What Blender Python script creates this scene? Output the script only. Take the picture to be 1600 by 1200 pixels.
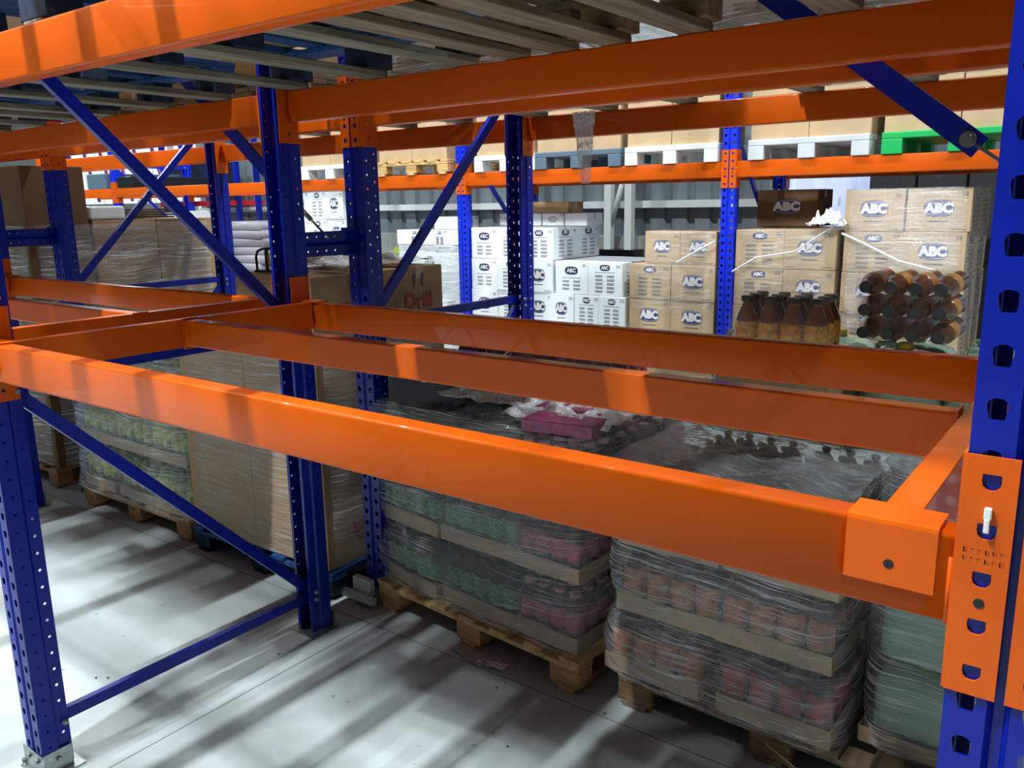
import bpy, bmesh, math, random
from mathutils import Vector, Matrix
random.seed(7)
S = bpy.context.scene
for o in list(bpy.data.objects):
    bpy.data.objects.remove(o)
COL = S.collection
PI = math.pi

# ------------------------------------------------------------------ camera
cam_d = bpy.data.cameras.new('camera'); cam = bpy.data.objects.new('camera', cam_d); COL.objects.link(cam)
yaw, pit, rol = .6448, .2134, -.0172
fw = Vector((-math.sin(yaw)*math.cos(pit), math.cos(yaw)*math.cos(pit), -math.sin(pit)))
rt = Vector((math.cos(yaw), math.sin(yaw), 0)); up = rt.cross(fw)
r2 = math.cos(rol)*rt + math.sin(rol)*up; u2 = -math.sin(rol)*rt + math.cos(rol)*up
M = Matrix((r2, u2, -fw)).transposed().to_4x4(); M.translation = Vector((2.8615, -1.0439, 1.8973))
cam.matrix_world = M
cam_d.sensor_width = 36; cam_d.lens = 1310.8/1600*36; cam_d.clip_start = .05; cam_d.clip_end = 200
S.camera = cam

# ------------------------------------------------------------------ world and lamps
W = bpy.data.worlds.new('world'); S.world = W; W.use_nodes = True
W.node_tree.nodes['Background'].inputs[0].default_value = (.60, .72, .85, 1)
W.node_tree.nodes['Background'].inputs[1].default_value = .22
S.view_settings.view_transform = 'Standard'; S.view_settings.look = 'None'
S.view_settings.gamma = 1; S.view_settings.use_curve_mapping = False
S.view_settings.exposure = 0.0
def lamp(name, loc, sx, sy, power, col=(.93, .98, 1.0), aim=None, spread=PI):
    d = bpy.data.lights.new(name, 'AREA'); d.shape = 'RECTANGLE'; d.size = sx; d.size_y = sy
    d.energy = power; d.color = col; d.spread = spread
    o = bpy.data.objects.new(name, d); COL.objects.link(o); o.location = loc
    if aim is not None:
        o.rotation_euler = (Vector(aim)-Vector(loc)).to_track_quat('-Z', 'Y').to_euler()
    return o
# high-bay lamps hung over the aisles (two aisles, plus the hall on the left)
for x, y, p in ((-1.0, -1.75, 230), (5.4, -2.0, 90)):
    lamp('aisle_lamp', (x, y, 7.4), .16, .16, p)
lamp('strip_lamp', (.40, -2.25, 7.4), .05, 1.0, 790)
lamp('strip_lamp', (-4.3, -1.95, 7.4), .05, 1.0, 480)
for x in (-8.4, -4.9, -1.4, 2.1, 5.6):
    lamp('aisle_lamp', (x, 4.05, 7.2), .2, .2, 235)
lamp('hall_lamp', (-13, 4.2, 7.5), 2, 2, 650)
lamp('hall_lamp', (-19, 10, 7.8), 3, 3, 1300)
lamp('hall_lamp', (-12, -2, 7.5), 2, 2, 200)

# ------------------------------------------------------------------ materials
def nodes(name):
    m = bpy.data.materials.new(name); m.use_nodes = True
    nt = m.node_tree; b = nt.nodes['Principled BSDF']; return m, nt, b
def srgb(r, g, b):
    f = lambda c: ((c/255+.055)/1.055)**2.4 if c > 10 else c/255/12.92
    return (f(r), f(g), f(b), 1)
def plain(name, c, rough=.5, metal=0, coat=0, noise=0, nscale=20, bump=0, spec=.5):
    m, nt, b = nodes(name)
    b.inputs['Base Color'].default_value = c; b.inputs['Roughness'].default_value = rough
    b.inputs['Metallic'].default_value = metal; b.inputs['Coat Weight'].default_value = coat
    b.inputs['Coat Roughness'].default_value = .05; b.inputs['Specular IOR Level'].default_value = spec
    if noise or bump:
        tc = nt.nodes.new('ShaderNodeTexCoord'); n = nt.nodes.new('ShaderNodeTexNoise')
        n.inputs['Scale'].default_value = nscale; n.inputs['Detail'].default_value = 5
        nt.links.new(tc.outputs['Object'], n.inputs['Vector'])
        if noise:
            r = nt.nodes.new('ShaderNodeValToRGB')
            r.color_ramp.elements[0].position = .3; r.color_ramp.elements[1].position = .7
            r.color_ramp.elements[0].color = tuple(x*(1-noise) for x in c[:3])+(1,)
            r.color_ramp.elements[1].color = tuple(min(1, x*(1+noise*.5)) for x in c[:3])+(1,)
            nt.links.new(n.outputs['Fac'], r.inputs[0]); nt.links.new(r.outputs[0], b.inputs['Base Color'])
        if bump:
            bp = nt.nodes.new('ShaderNodeBump'); bp.inputs['Strength'].default_value = bump; bp.inputs['Distance'].default_value = .01
            nt.links.new(n.outputs['Fac'], bp.inputs['Height']); nt.links.new(bp.outputs[0], b.inputs['Normal'])
    return m
def wood(name, c1, c2, axis='Y', scale=1.0):
    m, nt, b = nodes(name)
    tc = nt.nodes.new('ShaderNodeTexCoord'); mp = nt.nodes.new('ShaderNodeMapping'); n = nt.nodes.new('ShaderNodeTexNoise')
    sc = {'X': (3, 40, 40), 'Y': (40, 3, 40), 'Z': (40, 40, 3)}[axis]
    mp.inputs['Scale'].default_value = tuple(s*scale for s in sc)
    n.inputs['Scale'].default_value = 1; n.inputs['Detail'].default_value = 6
    oi = nt.nodes.new('ShaderNodeObjectInfo')
    ad = nt.nodes.new('ShaderNodeVectorMath'); ad.operation = 'ADD'
    ml = nt.nodes.new('ShaderNodeVectorMath'); ml.operation = 'SCALE'; ml.inputs[3].default_value = 7
    nt.links.new(oi.outputs['Location'], ml.inputs[0])
    nt.links.new(tc.outputs['Object'], ad.inputs[0]); nt.links.new(ml.outputs[0], ad.inputs[1])
    nt.links.new(ad.outputs[0], mp.inputs[0]); nt.links.new(mp.outputs[0], n.inputs['Vector'])
    r = nt.nodes.new('ShaderNodeValToRGB')
    r.color_ramp.elements[0].position = .3; r.color_ramp.elements[1].position = .7
    r.color_ramp.elements[0].color = c1; r.color_ramp.elements[1].color = c2
    nt.links.new(n.outputs['Fac'], r.inputs[0]); nt.links.new(r.outputs[0], b.inputs['Base Color'])
    bp = nt.nodes.new('ShaderNodeBump'); bp.inputs['Strength'].default_value = .3; bp.inputs['Distance'].default_value = .004
    nt.links.new(n.outputs['Fac'], bp.inputs['Height']); nt.links.new(bp.outputs[0], b.inputs['Normal'])
    b.inputs['Roughness'].default_value = .75
    return m
def film(name, tint, opac, streak=(1.2, 1.2, 55), rough=.22, lo=.12, bump=.6, gloss=.12):
    """stretch film: clear plastic whose pulled folds show as pale streaks"""
    m, nt, b = nodes(name); nt.nodes.remove(b)
    out = nt.nodes['Material Output']
    tc = nt.nodes.new('ShaderNodeTexCoord'); mp = nt.nodes.new('ShaderNodeMapping')
    mp.inputs['Scale'].default_value = streak; mp.inputs['Rotation'].default_value = (.16, -.10, 0)
    n = nt.nodes.new('ShaderNodeTexNoise'); n.inputs['Scale'].default_value = 1.6; n.inputs['Detail'].default_value = 7
    n.inputs['Roughness'].default_value = .7
    nw = nt.nodes.new('ShaderNodeTexNoise'); nw.inputs['Scale'].default_value = 1.5; nw.inputs['Detail'].default_value = 2
    nt.links.new(tc.outputs['Object'], nw.inputs['Vector'])
    vs = nt.nodes.new('ShaderNodeVectorMath'); vs.operation = 'SCALE'; vs.inputs[3].default_value = .10
    va = nt.nodes.new('ShaderNodeVectorMath'); va.operation = 'ADD'
    nt.links.new(nw.outputs['Color'], vs.inputs[0]); nt.links.new(tc.outputs['Object'], va.inputs[0]); nt.links.new(vs.outputs[0], va.inputs[1])
    nt.links.new(va.outputs[0], mp.inputs[0]); nt.links.new(mp.outputs[0], n.inputs['Vector'])
    n2 = nt.nodes.new('ShaderNodeTexNoise'); n2.inputs['Scale'].default_value = 3.5; n2.inputs['Detail'].default_value = 3
    nt.links.new(tc.outputs['Object'], n2.inputs['Vector'])
    mr = nt.nodes.new('ShaderNodeMapRange'); mr.inputs[1].default_value = .50; mr.inputs[2].default_value = .66
    mr.inputs[3].default_value = opac*lo; mr.inputs[4].default_value = opac*2.6
    nt.links.new(n.outputs['Fac'], mr.inputs[0])
    mr2 = nt.nodes.new('ShaderNodeMapRange'); mr2.inputs[1].default_value = .35; mr2.inputs[2].default_value = .65
    mr2.inputs[3].default_value = .5; mr2.inputs[4].default_value = 1.3
    nt.links.new(n2.outputs['Fac'], mr2.inputs[0])
    mu = nt.nodes.new('ShaderNodeMath'); mu.operation = 'MULTIPLY'; mu.use_clamp = True
    nt.links.new(mr.outputs[0], mu.inputs[0]); nt.links.new(mr2.outputs[0], mu.inputs[1])
    tr = nt.nodes.new('ShaderNodeBsdfTransparent'); tr.inputs[0].default_value = (.97, .98, .98, 1)
    p = nt.nodes.new('ShaderNodeBsdfPrincipled'); p.inputs['Base Color'].default_value = tint
    p.inputs['Roughness'].default_value = rough; p.inputs['Specular IOR Level'].default_value = .9
    p.inputs['Transmission Weight'].default_value = 0
    bp = nt.nodes.new('ShaderNodeBump'); bp.inputs['Strength'].default_value = bump; bp.inputs['Distance'].default_value = .02
    nt.links.new(n.outputs['Fac'], bp.inputs['Height']); nt.links.new(bp.outputs[0], p.inputs['Normal'])
    gl = nt.nodes.new('ShaderNodeBsdfGlossy'); gl.inputs['Roughness'].default_value = rough*.7; gl.inputs[0].default_value = (1, 1, 1, 1)
    nt.links.new(bp.outputs[0], gl.inputs['Normal'])
    m1 = nt.nodes.new('ShaderNodeMixShader'); m1.inputs[0].default_value = gloss
    nt.links.new(tr.outputs[0], m1.inputs[1]); nt.links.new(gl.outputs[0], m1.inputs[2])
    m2 = nt.nodes.new('ShaderNodeMixShader'); nt.links.new(mu.outputs[0], m2.inputs[0])
    nt.links.new(m1.outputs[0], m2.inputs[1]); nt.links.new(p.outputs[0], m2.inputs[2])
    nt.links.new(m2.outputs[0], out.inputs[0])
    return m

ORANGE = plain('orange_paint', srgb(209, 88, 9), .42, coat=.2, spec=.12, noise=.05, nscale=3)
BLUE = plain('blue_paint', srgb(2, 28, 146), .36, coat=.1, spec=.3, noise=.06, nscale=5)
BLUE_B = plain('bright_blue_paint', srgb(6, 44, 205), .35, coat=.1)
STAMP = plain('stamped_paint', srgb(176, 66, 6), .5)
GALV = plain('galvanised_steel', srgb(170, 178, 178), .38, metal=.8, noise=.25, nscale=40)
STEEL = plain('bolt_steel', srgb(150, 150, 150), .35, metal=.9)
CLIPW = plain('white_clip', srgb(225, 225, 220), .4)
CARD = plain('cardboard', srgb(190, 164, 130), .8, noise=.08, nscale=6, spec=.2)
CARD_D = plain('dull_cardboard', srgb(176, 146, 108), .8, noise=.12, nscale=5, spec=.2)
CARD_K = plain('dark_cardboard', srgb(112, 84, 58), .8, noise=.12, nscale=5, spec=.2)
CARD_W = plain('white_cardboard', srgb(236, 244, 248), .6, noise=.02, nscale=4, spec=.3)
TAPE = plain('packing_tape', srgb(200, 172, 130), .3)
SEAM = plain('seam_brown', srgb(84, 62, 44), .8)
SEAM_W = plain('seam_grey', srgb(140, 150, 158), .8)
INK = plain('ink_grey', srgb(92, 92, 104), .7)
INK_R = plain('ink_red', srgb(178, 60, 52), .7)
LOGO = plain('logo_blue', srgb(62, 66, 116), .6)
LOGO_W = plain('logo_white', srgb(225, 222, 222), .6)
LOGO_D = plain('logo_dark_blue', srgb(26, 42, 88), .6)
LOGO_O = plain('logo_yellow', srgb(226, 160, 40), .6)
W_NEW = wood('fresh_pine', srgb(176, 138, 82), srgb(226, 192, 136))
W_NEWZ = wood('fresh_pine_block', srgb(170, 128, 76), srgb(214, 178, 122), 'X')
W_OLD = wood('grey_wood', srgb(94, 78, 62), srgb(150, 130, 104))
W_OLDZ = wood('grey_wood_block', srgb(96, 76, 54), srgb(146, 118, 84), 'X')
W_MID = wood('tan_wood', srgb(140, 98, 58), srgb(186, 142, 92))
W_BLU = wood('blue_stained_wood', srgb(8, 44, 96), srgb(18, 84, 150))
W_WORN = wood('worn_board', srgb(84, 82, 70), srgb(150, 143, 122))
W_BLK = wood('dark_blue_wood', srgb(10, 24, 44), srgb(20, 44, 76))
P_WHITE = plain('white_plastic', srgb(226, 230, 228), .45)
P_GREYB = plain('grey_blue_plastic', srgb(84, 106, 124), .5)
P_GREY = plain('pale_grey_plastic', srgb(200, 206, 210), .5)
P_GREEN = plain('green_plastic', srgb(10, 170, 84), .4)
P_BLACK = plain('black_plastic', srgb(18, 20, 24), .45)
FILM = film('stretch_film', (.95, .98, 1, 1), .28, streak=(2.0, 2.0, 140), rough=.16)
FILM_C = film('clear_film', (.85, .88, .9, 1), .13, streak=(3, 3, 30), gloss=.08)
FILM_H = film('heavy_stretch_film', (.90, .94, .94, 1), .38, streak=(2.0, 2.0, 125), rough=.16)
FILM_T = film('top_film', (.42, .48, .50, 1), .62, streak=(9, 36, 20), rough=.2, lo=.9)
FILM_X = film('bunched_white_film', (.93, .95, .98, 1), .75, streak=(16, 9, 9), rough=.2, lo=.55, gloss=.25)
FILM_P = film('heaped_film', (.85, .86, .9, 1), .40, streak=(9, 9, 9), rough=.14, lo=.5, gloss=.2)
FILM_W = film('white_stretch_film', (.92, .95, .97, 1), .8)
FILM_B = film('brown_load_film', (.70, .70, .64, 1), .44, streak=(1.6, 1.6, 60), rough=.16)
TAG = plain('white_label', srgb(225, 228, 225), .5)

def glassy(name, c, rough=.12, alpha=1, trans=0):
    m, nt, b = nodes(name)
    b.inputs['Base Color'].default_value = c; b.inputs['Roughness'].default_value = rough
    b.inputs['Coat Weight'].default_value = .6; b.inputs['Coat Roughness'].default_value = .05
    b.inputs['Transmission Weight'].default_value = trans; b.inputs['Alpha'].default_value = alpha
    b.inputs['IOR'].default_value = 1.3
    return m
G_GREEN = glassy('green_bottle', srgb(4, 66, 42), rough=.08, trans=.05)
G_GREENL = plain('green_label', srgb(96, 160, 118), .4, noise=.75, nscale=75)
G_PINK = glassy('grape_bottle', srgb(72, 10, 40))
G_PINKL = plain('pink_label', srgb(206, 70, 112), .4, noise=.6, nscale=50)
G_PINKC = plain('pale_pink_cap', srgb(228, 160, 176), .4)
G_COLA = glassy('cola_bottle', srgb(44, 16, 12))
G_ORL = plain('orange_label', srgb(200, 112, 66), .4, noise=.6, nscale=45)
G_YL = plain('yellow_band', srgb(226, 196, 72), .4)
G_REDL = plain('red_label', srgb(186, 44, 44), .4, noise=.45, nscale=45)
G_AMB = glassy('amber_bottle', srgb(128, 66, 24), trans=.15)
G_AMBL = plain('amber_label', srgb(240, 158, 36), .4, noise=.5, nscale=50)
G_LIME = glassy('lime_bottle', srgb(120, 150, 60))
G_LIMEL = plain('lime_label', srgb(196, 206, 96), .4, noise=.6, nscale=45)
G_CAN = plain('purple_pack', srgb(160, 66, 112), .35, noise=.5, nscale=30)
G_JUG = glassy('pale_green_jug', srgb(172, 204, 178), rough=.25)
G_JUGC = plain('yellow_cap', srgb(226, 206, 60), .4)
G_SHRINK = film('shrink_film', (.82, .86, .88, 1), .06, streak=(14, 14, 10), rough=.10, gloss=.07)
G_AMBSH = film('amber_shrink_film', (.45, .36, .30, 1), .10, streak=(10, 10, 10), rough=.10, gloss=.05)
TRAYC = plain('kraft_tray', srgb(184, 156, 124), .75, noise=.08, nscale=8)

# ------------------------------------------------------------------ mesh helpers
class MB:
    def __init__(s): s.v = []; s.f = []; s.m = []; s.sm = []
    def face(s, idx, mi=0, sm=False): s.f.append(tuple(idx)); s.m.append(mi); s.sm.append(sm)
    def add(s, pts, faces, mi=0, sm=False, tf=None):
        n = len(s.v); s.v += [tuple(tf @ Vector(p)) if tf is not None else tuple(p) for p in pts]
        for f in faces: s.face([n+i for i in f], mi, sm)
        return n
    def box(s, a, b, mi=0, tf=None, taper=0, skip=''):
        x0, y0, z0 = a; x1, y1, z1 = b; t = taper
        p = [(x0, y0, z0), (x1, y0, z0), (x1, y1, z0), (x0, y1, z0), (x0+t, y0+t, z1), (x1-t, y0+t, z1), (x1-t, y1-t, z1), (x0+t, y1-t, z1)]
        fs = {'b': (3, 2, 1, 0), 't': (4, 5, 6, 7), 'f': (0, 1, 5, 4), 'r': (1, 2, 6, 5), 'k': (2, 3, 7, 6), 'l': (3, 0, 4, 7)}
        s.add(p, [fs[k] for k in fs if k not in skip], mi, False, tf)
    def prism(s, prof, a, b, axis='x', mi=0, cap=True, closed=True, tf=None, sm=False):
        """prof: (u,v) points; axis x: u->y v->z ; axis y: u->x v->z ; axis z: u->x v->y"""
        mk = {'x': lambda t, u, v: (t, u, v), 'y': lambda t, u, v: (u, t, v), 'z': lambda t, u, v: (u, v, t)}[axis]
        n = len(prof); pts = [mk(a, u, v) for u, v in prof]+[mk(b, u, v) for u, v in prof]
        fs = [(i, (i+1) % n, n+(i+1) % n, n+i) for i in range(n if closed else n-1)]
        if cap and closed: fs += [tuple(range(n))[::-1], tuple(range(n, 2*n))]
        s.add(pts, fs, mi, sm, tf)
    def lathe(s, prof, c=(0, 0, 0), seg=12, mis=None, tf=None, capt=True):
        """prof: (r,z) list; mis: material per band"""
        n0 = len(s.v); pts = []
        for r, z in prof:
            for k in range(seg):
                a = 2*PI*k/seg; pts.append((c[0]+r*math.cos(a), c[1]+r*math.sin(a), c[2]+z))
        s.v += [tuple(tf @ Vector(p)) if tf is not None else p for p in pts]
        for j in range(len(prof)-1):
            for k in range(seg):
                k2 = (k+1) % seg
                s.face((n0+j*seg+k, n0+j*seg+k2, n0+(j+1)*seg+k2, n0+(j+1)*seg+k), mis[j] if mis else 0, True)
        s.face([n0+k for k in range(seg)][::-1], mis[0] if mis else 0)
        if capt: s.face([n0+(len(prof)-1)*seg+k for k in range(seg)], mis[-1] if mis else 0)
    def tube(s, a, b, r, seg=10, mi=0):
        a = Vector(a); b = Vector(b); q = (b-a).to_track_quat('Z', 'Y').to_matrix().to_4x4(); q.translation = a
        s.lathe([(r, 0), (r, (b-a).length)], seg=seg, mis=[mi], tf=q)
    def build(s, name, mats, parent=None, loc=(0, 0, 0), rot=(0, 0, 0), solid=0, bevel=0):
        me = bpy.data.meshes.new(name); me.from_pydata(s.v, [], s.f)
        for m in (mats if isinstance(mats, (list, tuple)) else [mats]): me.materials.append(m)
        me.polygons.foreach_set('material_index', s.m); me.polygons.foreach_set('use_smooth', s.sm); me.update()
        o = bpy.data.objects.new(name, me); COL.objects.link(o); o.location = loc; o.rotation_euler = rot
        if parent: o.parent = parent
        if solid:
            md = o.modifiers.new('thickness', 'SOLIDIFY'); md.thickness = solid; md.offset = 0
        if bevel:
            md = o.modifiers.new('bevel', 'BEVEL'); md.width = bevel; md.segments = 2; md.limit_method = 'ANGLE'
        return o
def tag(o, label=None, cat=None, group=None, kind=None):
    if label: o['label'] = label
    if cat: o['category'] = cat
    if group: o['group'] = group
    if kind: o['kind'] = kind
    return o
def empty(name, loc=(0, 0, 0), rz=0, label=None, cat=None, group=None):
    o = bpy.data.objects.new(name, None); COL.objects.link(o); o.location = loc; o.rotation_euler = (0, 0, rz)
    o.empty_display_size = .1
    return tag(o, label, cat, group)
def dup(root, loc, rz=None, label=None, group=None, cat=None, rot=None):
    r = root.copy(); COL.objects.link(r); r.location = loc
    if rz is not None: r.rotation_euler = (0, 0, rz)
    if rot is not None: r.rotation_euler = rot
    def rec(a, b):
        for ch in KIDS.get(a, list(a.children)):
            c = ch.copy(); COL.objects.link(c); c.parent = b; rec(ch, c)
    rec(root, r)
    tag(r, label, cat, group)
    return r
KIDS = {}
def rprof(w, h, r, y0=0, z0=0):
    """rounded rectangle profile, lower corner at (y0,z0)"""
    out = []
    for cx, cy, a0 in ((w-r, h-r, 0), (r, h-r, 90), (r, r, 180), (w-r, r, 270)):
        for k in range(4):
            a = math.radians(a0+30*k); out.append((y0+cx+r*math.cos(a), z0+cy+r*math.sin(a)))
    return out
def textmesh(txt, size, bold=0.0, depth=0.0):
    c = bpy.data.curves.new('t', 'FONT'); c.body = txt; c.size = size; c.align_x = 'CENTER'; c.align_y = 'CENTER'
    c.offset = bold; c.extrude = depth; c.resolution_u = 3
    o = bpy.data.objects.new('t', c); COL.objects.link(o)
    me = bpy.data.meshes.new_from_object(o.evaluated_get(bpy.context.evaluated_depsgraph_get()))
    v = [tuple(x.co) for x in me.vertices]; f = [tuple(p.vertices) for p in me.polygons]
    bpy.data.objects.remove(o); bpy.data.curves.remove(c); bpy.data.meshes.remove(me)
    return v, f
def addtext(mb, txt, size, x, z, y=-.001, mi=0, bold=0., sx=1, tf=None):
    v, f = textmesh(txt, size, bold)
    mb.add([(x+a*sx, y, z+b) for a, b, _ in v], f, mi, False, tf)

# perforated sheet: one column of holes -> (u,v) quads
def perf(mb, u0, u1, v0, n, pitch, hole, hc, mapf, mi=0):
    """n cells of height pitch from v0; hole polygon (centred) put at u=hc, mid cell"""
    N = len(hole); w0 = u0-hc; w1 = u1-hc; h = pitch/2
    ring = []
    for (a, b) in hole:
        t = 1e9
        if a > 1e-9: t = min(t, w1/a)
        if a < -1e-9: t = min(t, w0/a)
        if b > 1e-9: t = min(t, h/b)
        if b < -1e-9: t = min(t, -h/b)
        ring.append([a*t, b*t])
    for cx, cy in ((w0, -h), (w1, -h), (w1, h), (w0, h)):
        k = min(range(N), key=lambda i: abs((math.atan2(hole[i][1], hole[i][0])-math.atan2(cy, cx)+PI) % (2*PI)-PI))
        ring[k] = [cx, cy]
    for c in range(n):
        vc = v0+(c+.5)*pitch
        pts = [mapf(hc+a, vc+b) for a, b in hole]+[mapf(hc+a, vc+b) for a, b in ring]
        mb.add(pts, [(i, N+i, N+(i+1) % N, (i+1) % N) for i in range(N)], mi)
def circ(r, n=12, ph=0): return [(r*math.cos(2*PI*(k+ph)/n), r*math.sin(2*PI*(k+ph)/n)) for k in range(n)]
TEAR = [(-.008, -.0125), (0, -.0125), (.008, -.0125), (.0095, -.004), (.0108, .002), (.0100, .0075), (.0062, .0112), (0, .0125), (-.0062, .0112), (-.0100, .0075), (-.0108, .002), (-.0095, -.004)]
DSLOT = [(-.0095, .0085), (0, .0085), (.0095, .0085), (.0100, 0), (.0085, -.006), (.0045, -.0098), (0, -.0105), (-.0045, -.0098), (-.0085, -.006), (-.0100, 0)]

PITCH = .06; HW = .057
def post_mesh(name, H, mat, z_off=.0):
    """omega upright: outer face at y=0 looking to -y, body to y=.1, base z=0. Teardrop columns outside, round holes on the flanks"""
    n = int(H/PITCH); mb = MB(); z0 = z_off
    for s in (-1, 1):
        a, b = sorted((s*.012, s*HW))
        perf(mb, a, b, z0, n, PITCH, TEAR, s*.0345, lambda u, v: (u, 0, v))
        perf(mb, 0, .052, z0, n, PITCH, circ(.0052), .027, lambda u, v, s=s: (s*HW, u, v))
        perf(mb, .060, .100, z0+PITCH/2, n-1, PITCH, circ(.0052), .079, lambda u, v, s=s: (s*(HW-.007), u, v))
        q = lambda p0, p1: mb.add([(p0[0], p0[1], z0), (p1[0], p1[1], z0), (p1[0], p1[1], z0+n*PITCH), (p0[0], p0[1], z0+n*PITCH)], [(0, 1, 2, 3)])
        q((s*.012, 0), (s*.006, .010)); q((s*HW, .052), (s*(HW-.007), .060)); q((s*(HW-.007), .100), (s*(HW-.022), .100))
        for (za, zb) in ((z0, z0+PITCH/2), (z0+(n-.5)*PITCH, z0+n*PITCH)):
            mb.add([(s*(HW-.007), .060, za), (s*(HW-.007), .100, za), (s*(HW-.007), .100, zb), (s*(HW-.007), .060, zb)], [(0, 1, 2, 3)])
    mb.add([(-.006, .010, z0), (.006, .010, z0), (.006, .010, z0+n*PITCH), (-.006, .010, z0+n*PITCH)], [(0, 1, 2, 3)])
    return mb.build(name, mat, solid=.0022)
def brace_mb(a, b, w=.042, d=.026, t=.003):
    """C channel in the y-z plane from a to b (y,z), web on +x side"""
    a = Vector((0, a[0], a[1])); b = Vector((0, b[0], b[1])); L = (b-a).length
    ang = math.atan2(b.z-a.z, b.y-a.y)
    tf = Matrix.Translation(a) @ Matrix.Rotation(ang, 4, 'X')
    mb = MB()
    mb.box((d/2-t, 0, -w/2), (d/2, L, w/2), 0, tf); mb.box((-d/2, 0, w/2-t), (d/2-t, L, w/2), 0, tf); mb.box((-d/2, 0, -w/2), (d/2-t, L, -w/2+t), 0, tf)
    return mb
Z_OFF = (1.8391-.03) % .06        # so that the holes of the near right post fall where the photo has them
POSTS = {}
def post_data(H, mat):
    k = (round(H, 2), mat.name)
    if k not in POSTS:
        o = post_mesh('post', H, mat, .005+Z_OFF); POSTS[k] = o
        o['proto'] = 1
        COL.objects.unlink(o)
    return POSTS[k]
def frame(x, y0, depth, H, mat, braces, label, galv=True, dz=0):
    f = empty('upright_frame', (x, y0, 0), 0, label, 'rack upright', 'upright frames of the pallet racks')
    for nm, yy, rz in (('front_post', 0, 0), ('rear_post', depth, PI)):
        p = post_data(H, mat).copy(); COL.objects.link(p); p.name = nm; p.parent = f; p.location = (0, yy, 0); p.rotation_euler = (0, 0, rz)
        s = 1 if rz == 0 else -1
        m = MB(); m.box((-.085, -.02, 0), (.085, .125, .006))
        m.box((-.075, -.006, .006), (.075, -.003, .085)); m.box((HW+.001, -.003, .006), (HW+.004, .095, .085))
        m.build('foot_plate', GALV, f, (0, yy, 0), (0, 0, rz))
        bo = MB()
        bo = None
        for p_, q_, r_ in [((bx, -.003, .06), (bx, -.016, .06), .009) for bx in (-.03, .03)]+[((bx, -.01, .006), (bx, -.01, .03), .008) for bx in (.073, -.073)]+[((HW+.003, .05, .05), (HW+.014, .05, .05), .009)]:
            bb = MB(); bb.tube(p_, q_, r_, 8); bb.build('anchor_bolt', STEEL, f, (0, yy, 0), (0, 0, rz))
    for (a, b) in braces:
        nm = 'horizontal_brace' if abs(a[1]-b[1]) < .05 else 'diagonal_brace'
        br = brace_mb(a, b).build(nm, mat, f)
        for q in (a, b):
            bm = MB(); bm.tube((-HW-.008, q[0], q[1]), (HW+.010, q[0], q[1]), .0075, 8); bm.build('bolt', STEEL, f)
    return f
BR1 = [((.075, 2.56), (1.215, 1.42)), ((.09, 1.375), (1.20, 1.375)), ((.085, 1.34), (1.20, .205)), ((.085, .17), (1.20, .17)), ((.08, 2.60), (1.2, 2.60)), ((.08, 3.74), (1.2, 2.62))]
BR2 = [((.08, .17), (1.19, .17)), ((.08, .20), (1.19, 1.33)), ((.08, 1.365), (1.19, 1.365)), ((.08, 1.40), (1.19, 2.52)), ((.08, 2.56), (1.19, 2.56))]
BR3 = [((.08, .17), (1.15, .17)), ((.08, 1.30), (1.15, .2)), ((.08, 1.34), (1.15, 1.34)), ((.08, 2.45), (1.15, 1.4)), ((.08, 2.5), (1.15, 2.5))]
BP = 2.784
H1 = 1.5085; U0 = 2.222; HB = .113; HU = .120
Y1, D1 = 0.0, 1.275
Y2, D2 = 1.572, 1.275; X2 = .045
Y3, D3 = 5.5, 1.25; X3 = .135
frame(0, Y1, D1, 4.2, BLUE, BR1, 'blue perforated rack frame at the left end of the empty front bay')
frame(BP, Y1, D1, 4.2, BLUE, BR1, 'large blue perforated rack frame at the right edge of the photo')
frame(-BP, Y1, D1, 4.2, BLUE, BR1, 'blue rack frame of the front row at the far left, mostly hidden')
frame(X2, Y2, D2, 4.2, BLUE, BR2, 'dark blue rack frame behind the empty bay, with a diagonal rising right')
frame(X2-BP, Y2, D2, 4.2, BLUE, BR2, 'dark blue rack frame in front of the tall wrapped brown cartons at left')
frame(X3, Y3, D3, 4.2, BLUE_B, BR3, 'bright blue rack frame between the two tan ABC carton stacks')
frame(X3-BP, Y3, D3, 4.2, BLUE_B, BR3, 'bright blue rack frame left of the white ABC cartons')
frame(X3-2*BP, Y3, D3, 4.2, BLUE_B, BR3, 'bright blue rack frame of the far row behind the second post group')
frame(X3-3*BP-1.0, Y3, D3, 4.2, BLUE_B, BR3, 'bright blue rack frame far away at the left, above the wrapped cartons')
frame(X3+BP, Y3, D3, 4.2, BLUE_B, BR3, 'bright blue rack frame of the far row hidden at the right')

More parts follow.
